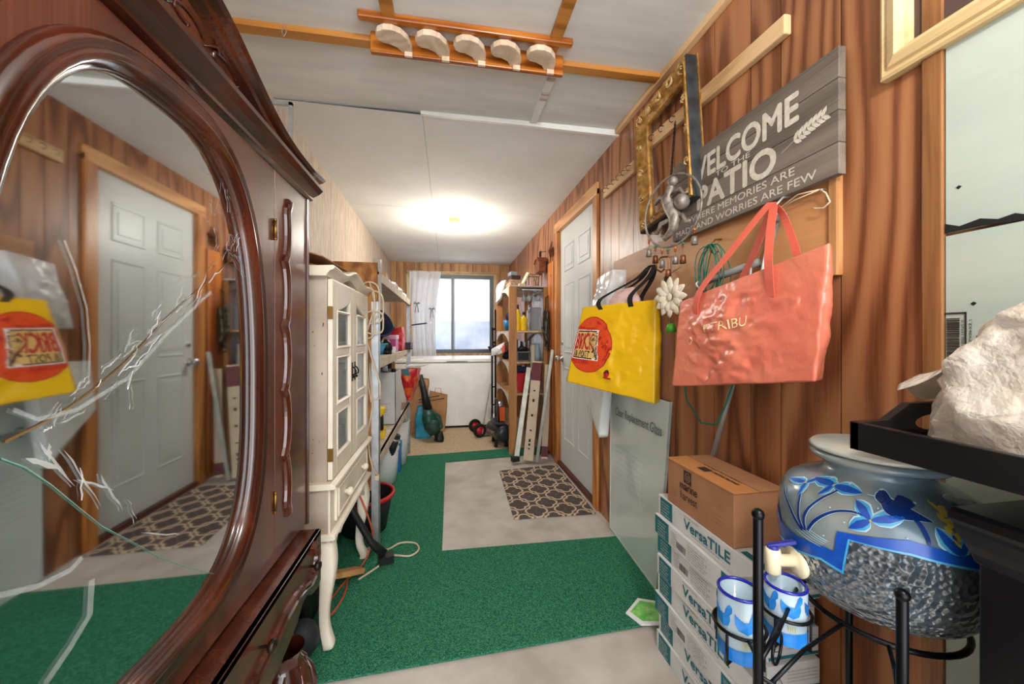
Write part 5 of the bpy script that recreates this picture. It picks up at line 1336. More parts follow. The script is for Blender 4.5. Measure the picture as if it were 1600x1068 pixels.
# ================================================================== LEFT SHELVING
sh = thing('garage_shelf', 'steel and board shelving with a strand board end panel beyond the cream cabinet', 'shelving', (-.60, 2.88, 0))
SX0, SX1, SY0, SY1 = -.832, -.355, 2.045, 3.72
b = MB(); b.box(SX0, SX1 - .01, SY0 + .002, SY0 + .018, .315, 1.505, osb_m); e = b.build('end_panel', sh, bev=.001)
b = MB(); b.text('OSB EXPOSURE 1', 0, 0, .17, .03, lambda u, v, h: (-.50 + v, SY0 + .002 - h, .98 + u), ink_soft, 0, 0); b.text('24/16 MILL 0417', 0, 0, .15, .03, lambda u, v, h: (-.45 + v, SY0 + .002 - h, .98 + u), ink_soft, 0, 0); b.build('stamp', e, recalc=False)
b = MB(); b.box(SX0, SX0 + .012, SY0 + .02, SY1, .48, 1.46, wood('dark back board', '#33200f', '#4a3019', '#5e4226', 'Y')); b.build('back_panel', sh)
for y in (SY0 + .012, SY1 - .012):
    for x, s_ in ((SX1, -1), (SX0 + .012, 1)):
        b = MB(); k = 1 if y < 3 else -1; y_ = y - .014 * k if y < 3 else y
        b.box(min(x, x + s_ * .002), max(x, x + s_ * .002), min(y_, y_ + k * .038), max(y_, y_ + k * .038), .0105 if y < 3 else .003, 1.30 if y < 3 else 1.46, steel); b.box(min(x, x + s_ * .038), max(x, x + s_ * .038), min(y_, y_ + k * .002), max(y_, y_ + k * .002), .0105 if y < 3 else .003, 1.30 if y < 3 else 1.46, steel)
        for q in range(6): b.cyl((x + .0012 * -s_, y_ + k * .02, .1 + .2 * q), (x + .0006 * -s_, y_ + k * .02, .1 + .2 * q), .004, black_m, 8)
        b.build('upright', sh)
b = MB(); b.box(SX1 - .035, SX1 + .004, SY0 + .02, SY0 + .055, 1.30, 1.53, wood('grey post top', '#63594f', '#857a6e', '#988d80', 'Z')); b.build('post_head', sh, bev=.002)
for z, nm in ((1.462, 'shelf_board'), (1.0, 'shelf_board'), (.485, 'shelf_board')):
    b = MB(); b.box(SX0, SX1 - .003, SY0 + .02, SY1 - .003, z - .016, z, board_raw)
    if z == 1.0: b.prism([(SY0 + .05, z - .016), (SY1 - .01, z - .016), (SY1 - .01, z - .028), (2.9, z - .046), (SY0 + .05, z - .05)], lambda u, v, h: (SX1 + h, u, v), -.018, .0, board_raw)
    else: b.box(SX1 - .02, SX1, SY0 + .03, SY1 - .003, z - .05, z, board_raw)
    b.build(nm, sh, bev=.001)
# white cord coiled on the end panel
b = MB(); Yc = SY0 - .012
for k, (cx, cz, rx, rz_) in enumerate(((-.40, 1.30, .055, .10), (-.385, 1.27, .06, .085), (-.375, 1.19, .05, .06), (-.40, 1.24, .03, .13))):
    b.tube([(cx + rx * math.sin(a) + .006 * math.sin(3 * a), Yc - .004 * k, cz + rz_ * math.cos(a)) for a in [2 * PI * i / 30 for i in range(30)]], .0042, cord_m, 8, True)
b.tube([(-.40, Yc, 1.40), (-.37, Yc - .01, 1.28), (-.42, Yc, 1.12), (-.38, Yc - .012, .98), (-.345, Yc - .02, .88), (-.345, Yc - .02, .80), (-.39, Yc - .01, .78), (-.405, Yc, .86), (-.40, Yc, .98), (-.385, Yc, .76), (-.41, Yc, .62), (-.40, Yc, .5), (-.385, Yc, .44), (-.36, Yc, .40)], .0042, cord_m, 8)
b.box(-.372, -.352, Yc - .008, Yc + .006, .375, .40, cord_m)
o = b.build('white_extension_cord'); tag(o, 'white extension cord looped down the strand board end panel', 'cord')
b = MB(); hook(b, -.5, 1.4, steel) if False else b.cyl((-.40, Yc - .014, 1.395), (-.40, SY0 + .002, 1.395), .003, steel, 8); o = b.build('cord_nail'); tag(o, 'nail at the top of the strand board holding the white cord', 'nail')

def tub(name, label, cat, c, r0, r1, h, m, rim=None, rimr=.006, handle=False, tilt=None, group=None, ribs=0):
    t = thing(name, label, cat, c, group); c = Vector(c); T = None
    b = MB(); pr = [(0, 0), (r0, 0), (r0 + (r1 - r0) * .5, h * .5)]
    pr += [(r1, h), (r1 - .004, h), (r0 + (r1 - r0) * .5 - .004, h * .5), (r0 - .004, .006), (0, .006)]
    ax = tilt or (0, 0, 1)
    b.lathe(pr, c, m, 36, axis=ax)
    for k in range(ribs):
        z = h * (.80 + .06 * k); rr_ = r0 + (r1 - r0) * z / h; b.lathe([(rr_, z - .004), (rr_ + .005, z), (rr_, z + .004)], c, m, 36, axis=ax)
    b.build('tub_body', t)
    b = MB(); b.lathe([(r1 - .003, h - rimr), (r1 + rimr, h - rimr), (r1 + rimr, h + rimr * .5), (r1 - .003, h + rimr * .5), (r1 - .003, h - rimr)], c, rim or m, 36, axis=ax); b.build('rim', t)
    if handle:
        b = MB(); b.tube([(c.x + (r1 + .004) * math.cos(a), c.y + (r1 + .02) * .25 * math.sin(a) - r1 * .8 * math.sin(a), c.z + h * .9 - .10 * math.sin(a)) for a in [PI * i / 20 for i in range(21)]], .002, steel, 6); b.build('bail_handle', t)
    return t
tub('waste_bin', 'black round bin with a bright red rim under the strand board panel', 'bin', (-.475, 2.275, .0105), .12, .155, .20, black_pl, red_m, .013)
tub('bucket', 'white bucket nearest the red rimmed bin, with tools standing in it', 'bucket', (-.505, 3.0, .0105), .115, .13, .29, white_plastic, None, .006, True, None, None, 2)
tub('bucket', 'tall white bucket with hoops standing behind the near bucket', 'bucket', (-.47, 3.42, .0105), .11, .13, .36, white_plastic, None, .006, True, None, None, 3)
sbox('storage_tub', 'slim blue tub between the white buckets', 'tub', -.50, -.385, 3.17, 3.265, 0.0105, .25, bluepl, bluepl)
tub('paint_pail', 'small pinkish pail on the floor at the far upright', 'pail', (-.43, 3.62, .0105), .05, .06, .12, mat('pinkish pail', '#b59a92', .5), white_plastic)
b = MB(); b.tube([(-.52, 3.0, .024), (-.42, 2.93, .27), (-.385, 2.90, .38)], [.03, .035, .037], black_pl, 20); b.tube([(-.395, 2.905, .35), (-.388, 2.902, .365)], .039, steel, 20)
o = b.build('black_tube'); tag(o, 'fat black tube with a steel band sticking out of the near white bucket', 'tube')
b = MB(); b.beam((-.49, 2.93, .012), (-.44, 2.95, .34), .02, .008, yellowpl); o = b.build('paint_stick'); tag(o, 'yellow stick standing beside the black tube in the bucket', 'stick')
# on the middle shelf
tub('basin', 'light blue plastic basin at the bottom of the bowls on the upper shelf', 'basin', (-.50, 2.62, 1.0), .085, .115, .07, bluelt)
tub('mixing_bowl', 'large navy bowl tipped on its side above the light blue basin', 'bowl', (-.53, 2.62, 1.16), .06, .13, .10, navy, navy, .004, False, (.55, -.55, .62))
b = MB(); b.tube([(-.40, 2.60, 1.03), (-.40, 2.60, 1.07), (-.41, 2.60, 1.10)], [.035, .03, .01], black_pl, 16); b.cyl((-.40, 2.60, 1.0005), (-.40, 2.60, 1.03), .03, black_pl, 16); o = b.build('black_funnel'); tag(o, 'small black funnel shaped cup in front of the basin', 'cup')
b = MB(); b.box(-.415, -.37, 2.72, 2.80, 1.0005, 1.045, white_plastic); o = b.build('small_white_box', bev=.002); tag(o, 'small bright white box at the front edge of the upper shelf', 'box')
t = sbox('pink_bin', 'magenta plastic bin on the upper shelf', 'bin', -.47, -.385, 2.90, 3.06, 1.0005, 1.13, pinkpl, mat('pale pink', '#d59cb8', .4))
b = MB(); bag_mesh(b, [(-.47, 3.2, 1.17), (-.38, 3.2, 1.20), (-.38, 3.38, 1.20), (-.47, 3.38, 1.17)], [(-.47, 3.16, 1.005), (-.37, 3.16, 1.005), (-.37, 3.42, 1.005), (-.47, 3.42, 1.005)], red_m, 71, .02, .01, 30, 14); o = b.build('red_bag', recalc=False); tag(o, 'crumpled bright red bag beside the magenta bin', 'bag')
b = MB(); x0, x1, y0, y1 = -.46, -.33, 3.44, 3.66; b.box(x0, x1, y0, y1, 1.0005, 1.006, black_pl)
for q in ((x0, x0 + .005, y0, y1), (x1 - .005, x1, y0, y1), (x0, x1, y0, y0 + .005), (x0, x1, y1 - .005, y1)): b.box(*q, 1.0005, 1.06, black_pl)
o = b.build('black_bin_tray'); tag(o, 'shallow black tray at the far end of the upper shelf', 'tray')
b = MB(); b.tube([(-.60, 3.35, 1.06), (-.55, 3.3, 1.16), (-.45, 3.28, 1.20)], [.03, .035, .02], black_pl, 12); b.cyl((-.60, 3.35, 1.0005), (-.60, 3.35, 1.07), .05, black_pl, 16); o = b.build('black_tool'); tag(o, 'black angular power tool standing behind the magenta bin', 'tool')
b = MB(); b.box(-.352, -.344, 3.62, 3.70, 1.0, 1.43, pine_z); o = b.build('thin_board'); o.location.x += .004; tag(o, 'thin wooden board standing against the far upright', 'slat')
b = MB(); b.beam((-.34, 3.66, 1.225), (-.20, 3.67, 1.245), .03, .012, navy); b.beam((-.20, 3.67, 1.245), (-.16, 3.67, 1.25), .018, .008, steel); o = b.build('paint_brush'); tag(o, 'dark handled flat brush hanging out from the far upright in front of the curtain', 'brush')
# on the very top
b = MB(); rr = random.Random(9)
b.boxr((-.44, 2.55, 1.4865), (.10, .32, .048), Euler((0, 0, .1)), pine_z); o = b.build('scrap_board'); tag(o, 'offcut of pine lying on the top shelf near the post', 'board')
t = thing('rag_heap', 'heap of white and rust rags on the top shelf', 'rags', (-.42, 3.0, 1.4625))
for k, (c, m) in enumerate((((-.42, 2.88), white_plastic), ((-.44, 3.04), mat('rust rag', '#7d4630', .9)), ((-.42, 3.2), white_plastic))):
    b = MB(); b.sheet(lambda u, v: (c[0] + (.05 * math.sin(PI * v)) * math.cos(2 * PI * u) * (1 + .3 * noise.noise(Vector((u * 6, v * 5, k)))), c[1] + (.10 * math.sin(PI * v)) * math.sin(2 * PI * u), 1.4630 + .03 * (1 - math.cos(PI * v)) * (1 + .35 * noise.noise(Vector((u * 9, v * 7, k + 3))))), 20, 10, m); b.build('rag', t, recalc=False)
b = MB(); b.boxr((-.42, 3.45, 1.484), (.07, .26, .042), Euler((0, 0, -.05)), white_plastic); o = b.build('white_trim_piece', bev=.003); tag(o, 'short white trim piece at the far end of the top shelf', 'board')
# on the lower shelf
wcn = thing('white_carton', 'tall open white carton on the lower shelf, full of small things', 'box', (-.46, 2.96, .4855))
b = MB(); x0, x1, y0, y1, z0, z1 = -.56, -.372, 2.80, 3.12, .4855, .86
b.box(x0, x1, y0, y1, z0, z0 + .004, cartonw)
for q in ((x0, x0 + .004, y0, y1), (x1 - .004, x1, y0, y1), (x0, x1, y0, y0 + .004), (x0, x1, y1 - .004, y1)): b.box(*q, z0, z1, cartonw)
b.build('carton', wcn)
b = MB()
for k in range(5): b.text('fragile this side up', -.50, .55 + .02 * k, .09 - .02 * (k % 2), .007, lambda u, v, h: (u, y0 - h, v), ink_soft, .0005)
b.text('PAPER GOODS', 0, 0, .2, .03, lambda u, v, h: (x1 + h, 2.9 + v * .8, .55 + u), mat('blue print', '#7aa0c0', .6), .0005); b.build('carton_print', wcn, recalc=False)
for k, (x, y, m, l) in enumerate(((-.52, 2.86, red_m, 'red spray can lying at the top of the white carton'), (-.46, 2.90, bluepl, 'blue spray can standing in the white carton'), (-.41, 2.98, yellowpl, 'yellow bottle standing in the white carton'), (-.48, 3.04, navy, 'navy bottle at the back of the white carton'))):
    jarshape('spray_can', l, 'can', (x, y, .4905), .024, .40 - .01 * k + (.02 if k == 1 else 0), m, white_plastic if k % 2 else black_pl)
b = MB(); b.boxr((-.42, 2.50, .506), (.05, .16, .04), Euler((0, 0, .1)), yellowpl); b.tube([(-.42, 2.48, .53), (-.42, 2.47, .60), (-.42, 2.46, .63)], .018, black_pl, 12); b.tube([(-.42, 2.40, .65), (-.42, 2.53, .65)], .028, yellowpl, 16); b.cyl((-.42, 2.53, .65), (-.42, 2.57, .65), .012, black_m, 12)
o = b.build('cordless_drill'); tag(o, 'yellow and black cordless drill standing on the lower shelf', 'drill')
flowerm = mat('bright floral plastic', '#c4202c', .35, c2='#e0652a', scale=14, detail=1, lo=.45, hi=.52, bump=.004, bscale=20)
cb_ = thing('floral_bag', 'red, orange and teal patterned shopping bag hanging at the far end of the lower shelf', 'bag', (-.35, 3.56, .52))
b = MB(); bag_mesh(b, [(-.43, 3.42, .83), (-.27, 3.44, .83), (-.25, 3.64, .82), (-.33, 3.66, .82)], [(-.36, 3.44, .55), (-.32, 3.44, .55), (-.32, 3.66, .55), (-.35, 3.66, .55)], flowerm, 55, .014, .02, 50, 24); b.build('bag_body', cb_, recalc=False)
b = MB(); b.prism([(-.40, .83), (-.345, .83), (-.33, .77), (-.35, .71), (-.385, .74)], lambda u, v, h: (u, 3.43 - h, v), .012, .016, tealpl); b.build('teal_leaf', cb_)
b = MB(); bag_mesh(b, [(-.38, 3.44, .86), (-.20, 3.40, .865), (-.16, 3.52, .865), (-.36, 3.62, .86)], [(-.36, 3.46, .835), (-.26, 3.46, .835), (-.26, 3.6, .835), (-.36, 3.6, .835)], clear_film, 57, .02, .01, 30, 8); b.build('lining', cb_, recalc=False)
b = MB(); b.cyl((-.55, 3.45, .4855), (-.55, 3.45, .94), .06, navy, 20); o = b.build('dark_roll'); tag(o, 'dark navy roll standing at the back of the lower shelf', 'roll')

# floor things around and under the cabinet
b = MB(); b.tube([(-.50, 1.88, .40), (-.44, 1.90, .26), (-.37, 1.91, .12), (-.31, 1.915, .055)], [.016, .016, .018, .022], black_pl, 14); b.boxr((-.30, 1.915, .030), (.07, .05, .035), Euler((0, 0, .3)), black_pl)
o = b.build('vacuum_hose', loc=(-.3, 1.915, .01)); tag(o, 'black hose with a floor nozzle beside the far leg of the cream cabinet', 'hose')
P = [at(*q, Z=.015) for q in ((560, 905), (590, 885), (612, 868), (640, 868), (654, 858), (648, 848), (625, 848), (605, 858), (585, 852), (560, 865))]
b = MB()
def smooth(P, n=8):
    q = []
    for i in range(len(P) - 1):
        p0, p1, p2, p3 = P[max(i - 1, 0)], P[i], P[i + 1], P[min(i + 2, len(P) - 1)]
        for j in range(n):
            t = j / n; q.append(.5 * ((2 * p1) + (p2 - p0) * t + (2 * p0 - 5 * p1 + 4 * p2 - p3) * t * t + (3 * p1 - p0 - 3 * p2 + p3) * t ** 3))
    return q + [P[-1]]
b.tube(smooth(P), .0045, cord_m, 8); o = b.build('tan_cord', loc=(-.25, 1.9, .0105)); tag(o, 'tan cable making a loop out on the green carpet', 'cable')
b = MB(); b.tube(smooth([Vector(q) for q in ((-.44, 1.95, .36), (-.385, 1.94, .22), (-.37, 1.95, .12), (-.40, 1.90, .03), (-.46, 1.78, .016), (-.49, 1.62, .016), (-.46, 1.58, .016), (-.44, 1.66, .016), (-.44, 1.74, .016), (-.46, 1.86, .018))]), .0045, cord_o, 8); o = b.build('orange_cord', loc=(-.5, 1.7, .0105)); tag(o, 'orange extension cord tangled under the cream cabinet', 'cord')
b = MB(); b.beam((-.405, 1.85, .026), (-.50, 1.66, .125), .05, .022, pine_z); o = b.build('wooden_block', loc=(-.4, 1.8, .0105)); tag(o, 'short raw wooden offcut propped up under the cabinet', 'wood offcut')
b = MB(); bag_mesh(b, [(-.73, 1.54, .25), (-.53, 1.53, .23), (-.53, 1.80, .24), (-.73, 1.81, .26)], [(-.74, 1.53, .0105), (-.52, 1.52, .0105), (-.52, 1.80, .0105), (-.74, 1.81, .0105)], black_pl, 91, .02, .012, 50, 20); b.box(-.71, -.55, 1.56, 1.78, .20, .215, black_pl)
o = b.build('black_sack', recalc=False, loc=(-.6, 1.7, .0105)); tag(o, 'bulging black sack stored under the cream cabinet', 'sack')
b = MB(); b.ball((-.50, 1.395, .075), (.06, .05, .065), mat('dark boot', '#23262b', .6), 18); o = b.build('dark_ball', loc=(-.5, 1.395, .0105)); tag(o, 'dark rounded object on the carpet between wardrobe foot and cabinet leg', 'object')

# ================================================================== CHEST FREEZER, WINDOW DRESSING, THINGS ALONG IT
fz_ = thing('chest_freezer', 'long white chest freezer under the window', 'freezer', (.0, 4.95, .0))
b = MB(); b.box(-.62, .625, 4.61, 5.30, .03, .795, white); b.box(-.60, .605, 4.63, 5.28, .003, .03, black_pl); b.build('cabinet_body', fz_, bev=.008)
b = MB(); b.box(-.625, .63, 4.60, 5.305, .80, .848, white); b.build('lid', fz_, bev=.012, seg=3)
b = MB(); b.box(-.02, .235, 4.597, 4.60, .790 + .018, .790 + .03, mat('grey badge', '#8d8f90', .4)); b.text('COMMERCIAL CHEST', .0, .810, .21, .007, lambda u, v, h: (u, 4.597 - h, v), ink, .0005); b.build('badge', fz_)
cur = thing('window_curtain', 'thin white curtain hanging at the left of the window with small ribbon bows', 'curtain', (-.33, 5.70, .55))
sheer = mat('thin white cloth', '#e9eaee', .8, alpha=.90)
def curt(u, v):
    x0 = -.56; wtop = .46; pinch = .42 * math.sin(PI * min(1, v * 1.0)) if v < .5 else .42
    x = x0 + wtop * u * (1 - .12 * math.sin(PI * v))
    x -= .06 * v * u
    y = 5.70 + .022 * math.sin(u * 34 + 1.5 * math.sin(v * 4)) * (.35 + .65 * v) + .010 * math.sin(u * 13 + v * 3)
    return (x, y, 2.085 - 1.40 * v)
b = MB(); b.sheet(curt, 110, 40, sheer); b.build('cloth', cur, recalc=False)
for (x, z) in ((-.235, 1.52), (-.45, 1.60)):
    b = MB(); rb = mat('grey ribbon', '#8f9297', .6)
    for s_ in (-1, 1):
        b.tube([(x, 5.65, z), (x + s_ * .03, 5.645, z + .02), (x + s_ * .045, 5.645, z + .005), (x, 5.65, z)], [.005, .007, .007, .005], rb, 6); b.tube([(x, 5.65, z), (x + s_ * .015, 5.645, z - .06), (x + s_ * .025, 5.645, z - .13)], [.006, .005, .006], rb, 6)
    b.build('ribbon_bow', cur)
b = MB(); b.cyl((-.60, 5.715, 2.085), (.74, 5.715, 2.085), .009, creamw, 14); b.cyl((-.59, 5.715, 2.085), (-.59, YB, 2.085), .006, creamw, 8); b.cyl((.73, 5.715, 2.085), (.73, YB, 2.085), .006, creamw, 8); o = b.build('curtain_rod'); tag(o, 'pale curtain rod above the window', 'curtain rod')
# leaf blower
lb = thing('leaf_blower', 'dark green leaf blower with a black tube standing by the freezer', 'leaf blower', (-.19, 4.16, 0))
b = MB()
b.tube([(-.215, 4.12, .34), (-.20, 4.11, .26), (-.165, 4.09, .16), (-.13, 4.07, .075)], [.05, .085, .095, .06], greenpl, 22, flat=.8); b.build('motor_housing', lb)
b = MB(); b.lathe([(0, 0), (.07, 0), (.075, .012), (.06, .03), (.03, .034), (0, .034)], (-.155, 4.02, .17), greenpl, 28, axis=(.1, -1, 0)); b.lathe([(.035, .034), (.04, .036), (.045, .034)], (-.155, 4.02, .17), black_pl, 24, axis=(.1, -1, 0)); b.build('air_intake', lb)
b = MB(); b.tube([(-.10, 4.07, .10), (-.09, 4.06, .035), (-.10, 4.05, .004)], [.045, .05, .055], black_pl, 18); b.build('outlet', lb)
b = MB(); b.tube([(-.215, 4.12, .33), (-.25, 4.14, .50), (-.30, 4.17, .70)], [.05, .035, .03], black_pl, 18); b.build('blower_tube', lb)
b = MB(); b.tube([(-.13, 4.08, .10), (-.06, 4.10, .14), (-.09, 4.12, .26), (-.18, 4.12, .32)], .014, greenpl, 12); b.build('handle', lb)
b = MB(); bag_mesh(b, [(-.33, 4.22, .34), (-.20, 4.24, .36), (-.19, 4.34, .36), (-.33, 4.34, .34)], [(-.35, 4.20, .003), (-.18, 4.22, .003), (-.17, 4.37, .003), (-.35, 4.37, .003)], mat('blue bag film', '#2490b5', .4, c2='#3fa9c8', scale=8), 13, .02, .02, 40, 18); o = b.build('blue_plastic_bag', recalc=False, loc=(-.28, 4.27, .003)); tag(o, 'turquoise blue plastic bag on the floor behind the leaf blower', 'bag')
for k, (x0, x1, y0, z1, l) in enumerate(((-.42, -.26, 4.40, .60, 'taller open brown paper bag stuffed with more bags, against the freezer'), (-.19, -.04, 4.44, .50, 'shorter brown paper bag with its top folded, right of the tall one'))):
    t = thing('paper_bag', l, 'bag', ((x0 + x1) / 2, y0 + .07, .003))
    b = MB(); bag_mesh(b, [(x0 - .02, y0, z1 - .03), (x1 + .035, y0, z1 - .08), (x1 + .03, y0 + .14, z1 - .08), (x0 - .02, y0 + .14, z1 - .03)], [(x0, y0 + .01, .003), (x1, y0 + .01, .003), (x1, y0 + .13, .003), (x0, y0 + .13, .003)], paper, 17 + k, .010, .004, 40, 18); b.build('bag_body', t, recalc=False)
    b = MB(); rr = random.Random(k)
    b.tube([((x0 + x1) / 2 - .04, y0 + .03, z1 - .07), ((x0 + x1) / 2 - .03, y0 + .02, z1 + .015), ((x0 + x1) / 2 + .03, y0 + .02, z1 + .012), ((x0 + x1) / 2 + .04, y0 + .03, z1 - .08)], .003, paper, 6); b.build('twine_handle', t)
b = MB(); bag_mesh(b, [(-.38, 4.42, .64), (-.22, 4.42, .62), (-.22, 4.52, .62), (-.38, 4.52, .64)], [(-.36, 4.42, .47), (-.24, 4.42, .47), (-.24, 4.52, .47), (-.36, 4.52, .47)], paper, 29, .02, .01, 34, 12); o = b.build('crumpled_paper', recalc=False); tag(o, 'crumpled brown paper stuffed in the mouth of the taller paper bag', 'paper')
for k, (z, l) in enumerate(((.43, 'upper of two thin dark rods crossing the brown paper bags'), (.40, 'lower of two thin dark rods crossing the brown paper bags'))):
    b = MB(); b.cyl((-.33, 4.36 - .02 * k, z - .03), (-.10 + .06 * k, 4.37 - .02 * k, z + .01), .004, black_pl, 8); o = b.build('thin_rod'); tag(o, l, 'rod')
# hand truck
ht = thing('hand_truck', 'tall black hand truck with red wheels beside the wooden shelves', 'hand truck', (.42, 4.15, .003))
for x in (.490, .528):
    b = MB(); b.tube([(x, 4.20, .03), (x, 4.20, 1.42 if x > .5 else 1.22)], .011, black_m, 12); b.build('upright_tube', ht)
for z in (.35, .55, .95, 1.05, 1.20):
    b = MB(); b.tube([(.490, 4.20, z), (.528, 4.20, z)], .008 if z < .9 else .013, black_m, 10); b.build('crossbar', ht)
for (x, y) in ((.345, 4.14), (.31, 4.38)):
    b = MB(); ax = (.35, -1, 0); c = (x, y, .0785); b.lathe([(.045, -.016), (.068, -.018), (.075, -.010), (.075, .010), (.068, .018), (.045, .016), (.045, -.016)], c, rubber, 32, axis=ax); wl = b.build('wheel', ht)
    b = MB(); b.lathe([(.0, -.012), (.046, -.014), (.046, .014), (.018, .010), (.014, .018), (0, .018)], c, red_m, 28, axis=ax); b.build('hub', wl)
b = MB(); b.cyl((.345, 4.14, .0785), (.31, 4.38, .0785), .007, steel, 10); b.build('axle', ht)
b = MB(); b.beam((.375, 4.18, .04), (.475, 4.22, .58), .09, .006, alum, up=(1, 0, 0)); b.build('folded_plate', ht)
b = MB(); b.box(.38, .54, 4.17, 4.32, .003, .010, black_m); b.build('toe_plate', ht)
b = MB(); b.tube([(.455, 4.19, .97), (.52, 4.19, 1.0)], .035, black_pl, 16); b.build('cable_drum', ht)

# ================================================================== RIGHT SHELVING
rs = thing('wooden_shelf', 'home made wooden shelving with white scalloped side rails beside the door', 'shelving', (.75, 3.93, 0))
RX0, RX1, RY0, RY1 = .566, .945, 3.465, 4.41
postm = wood('raw post', '#925c2c', '#b67f45', '#c69058', 'Z', 3, 4, .6, .6)
for (x, y, w_, t_) in ((RX0, RY0, .072, .035), (RX0, RY1 - .035, .072, .035), (RX1 - .045, RY0 + .0, .04, .035), (RX1 - .045, RY1 - .035, .04, .035)):
    b = MB(); b.box(x, x + w_, y, y + t_, .003 if y > 3.7 else .0105, 1.585, postm); b.build('post', rs, bev=.002)
white_wood = mat('whitewashed board', '#cfc8bd', .6, c2='#b9b0a3', scale=12)
for z in (1.598, 1.174, .88, .58):
    b = MB(); b.box(RX0 + .003, RX1, RY0 + (.036 if z < 1.5 else -.003), RY1 - .002, z - .012, z, wood('shelf plank', '#8f6236', '#a97c4c', '#bb9064', 'Y') if z < 1.5 else white_wood)
    if z < 1.5:
        b.box(RX0 + .073, RX1 - .046, RY0 + .004, RY0 + .036, z - .018, z, pine)
    b.build('shelf', rs, bev=.001)
    yy0, yy1 = RY0 + .036, RY1 - .036; ar = []
    for i in range(17):
        t = i / 16; ar.append((yy0 + (yy1 - yy0) * t, z - .025 - .085 * (abs(t - .5) * 2) ** 2.2))
    b = MB(); b.prism(ar + [(yy1, z - .012), (yy0, z - .012)], lambda u, v, h: (RX0 + h, u, v), 0, .018, white_wood); b.build('scalloped_rail', rs)
    b = MB(); b.prism(ar + [(yy1, z - .012), (yy0, z - .012)], lambda u, v, h: (RX1 - .018 + h, u, v), 0, .018, white_wood); b.build('scalloped_rail', rs)
# top items
t = thing('wicker_basket', 'brown wicker basket with bits of scrap on the left of the top shelf', 'basket', (.64, 3.75, 1.5985))
b = MB(); wick = mat('wicker', '#8f7358', .7, c2='#b59a7c', scale=50, bump=.004, bscale=70); b.box(.60, .73, 3.62, 3.92, 1.5985, 1.67, wick); b.build('basket_body', t, bev=.012)
b = MB(); b.tube([(.60, 3.62, 1.67), (.73, 3.62, 1.67), (.73, 3.92, 1.67), (.60, 3.92, 1.67)], .006, wick, 8, True); b.build('rim', t)
b = MB(); b.boxr((.655, 3.72, 1.702), (.10, .12, .05), Euler((0, 0, .2)), mat('dark brown box', '#3d2620', .5)); o = b.build('brown_box', bev=.003); tag(o, 'small dark brown box on top of the wicker basket', 'box')
b = MB(); b.boxr((.655, 3.80, 1.754), (.07, .12, .045), Euler((0, 0, .1)), mat('grey tin', '#83909a', .4, metal=.4)); o = b.build('grey_tin', bev=.004); o.location.z += 0; tag(o, 'grey tin topmost on the wicker basket', 'tin')
b = MB(); b.beam((.70, 3.56, 1.602), (.765, 3.545, 1.735), .06, .012, cardboard_p, up=(1, .2, 0)); b.boxr((.70, 3.53, 1.612), (.06, .05, .026), Euler((0, 0, 0)), cardboard_p); o = b.build('carton_scrap'); tag(o, 'tan carton scrap sticking up at the front of the top shelf', 'cardboard')
b = MB(); bag_mesh(b, [(.555, 3.9, 1.70), (.62, 3.9, 1.72), (.62, 4.25, 1.72), (.55, 4.25, 1.70)], [(.53, 3.93, 1.50), (.56, 3.93, 1.5), (.56, 4.2, 1.5), (.53, 4.2, 1.5)], mat('white bag film', '#d8dde2', .3), 61, .02, .02, 40, 18); o = b.build('hanging_white_bag', recalc=False); tag(o, 'white plastic bag hanging over the left edge of the wooden shelves', 'bag')
t = thing('glass_terrarium', 'small metal framed glass lantern box with dried stems on the top shelf', 'lantern', (.83, 3.60, 1.5985))
b = MB(); x0, x1, y0, y1, z0, z1 = .77, .90, 3.54, 3.68, 1.5985, 1.72
for (x, y) in ((x0, y0), (x1, y0), (x1, y1), (x0, y1)): b.tube([(x, y, z0), (x, y, z1)], .0035, black_m, 6)
for z in (z0 + .003, z1): b.tube([(x0, y0, z), (x1, y0, z), (x1, y1, z), (x0, y1, z)], .0035, black_m, 6, True)
b.build('metal_frame', t)
b = MB(); rr = random.Random(6)
for k in range(14):
    x, y = rr.uniform(.79, .88), rr.uniform(3.56, 3.66); b.tube([(x, y, 1.5990), (x + rr.uniform(-.02, .02), y, 1.66), (x + rr.uniform(-.04, .03), y, 1.72)], .0022, rr.choice((copper, paper, mat('dry leaf', '#6b5b3a', .8))), 5)
b.build('dried_stems', t)
jarshape('amber_jar', 'amber jar beside the glass lantern box on the top shelf', 'jar', (.735, 3.62, 1.5985), .022, .07, mat('amber glass', '#9a5a26', .2), black_pl)
# lantern, star and cross on the wall between shelves and door
t = thing('hanging_lantern', 'rusty brown barn shaped lantern hung on the wall above the wooden shelves', 'lantern', (.90, 3.55, 1.73))
b = MB(); fn2 = lambda u, v, h: (.86 + h, u, v); b.prism([(3.50, 1.745), (3.67, 1.745), (3.67, 1.84), (3.635, 1.875), (3.535, 1.875), (3.50, 1.84)], fn2, 0, .07, copper); b.build('lantern_body', t, bev=.002)
b = MB(); b.prism([(3.485, 1.84), (3.53, 1.885), (3.64, 1.885), (3.685, 1.84), (3.66, 1.84), (3.63, 1.87), (3.54, 1.87), (3.51, 1.84)], fn2, -.01, .08, mat('rust roof', '#7a3b28', .6)); b.build('roof', t)
b = MB(); b.tube([(.895, 3.585 + .025 * math.sin(a), 1.925 + .03 * math.cos(a)) for a in [2 * PI * i / 20 for i in range(20)]], .006, black_m, 8, True); b.cyl((.895, 3.585, 1.885), (.895, 3.585, 1.90), .004, black_m, 8); b.cyl((.90, 3.585, 1.95), (W, 3.585, 1.955), .003, black_m, 8); b.build('hanging_ring', t)
b = MB()
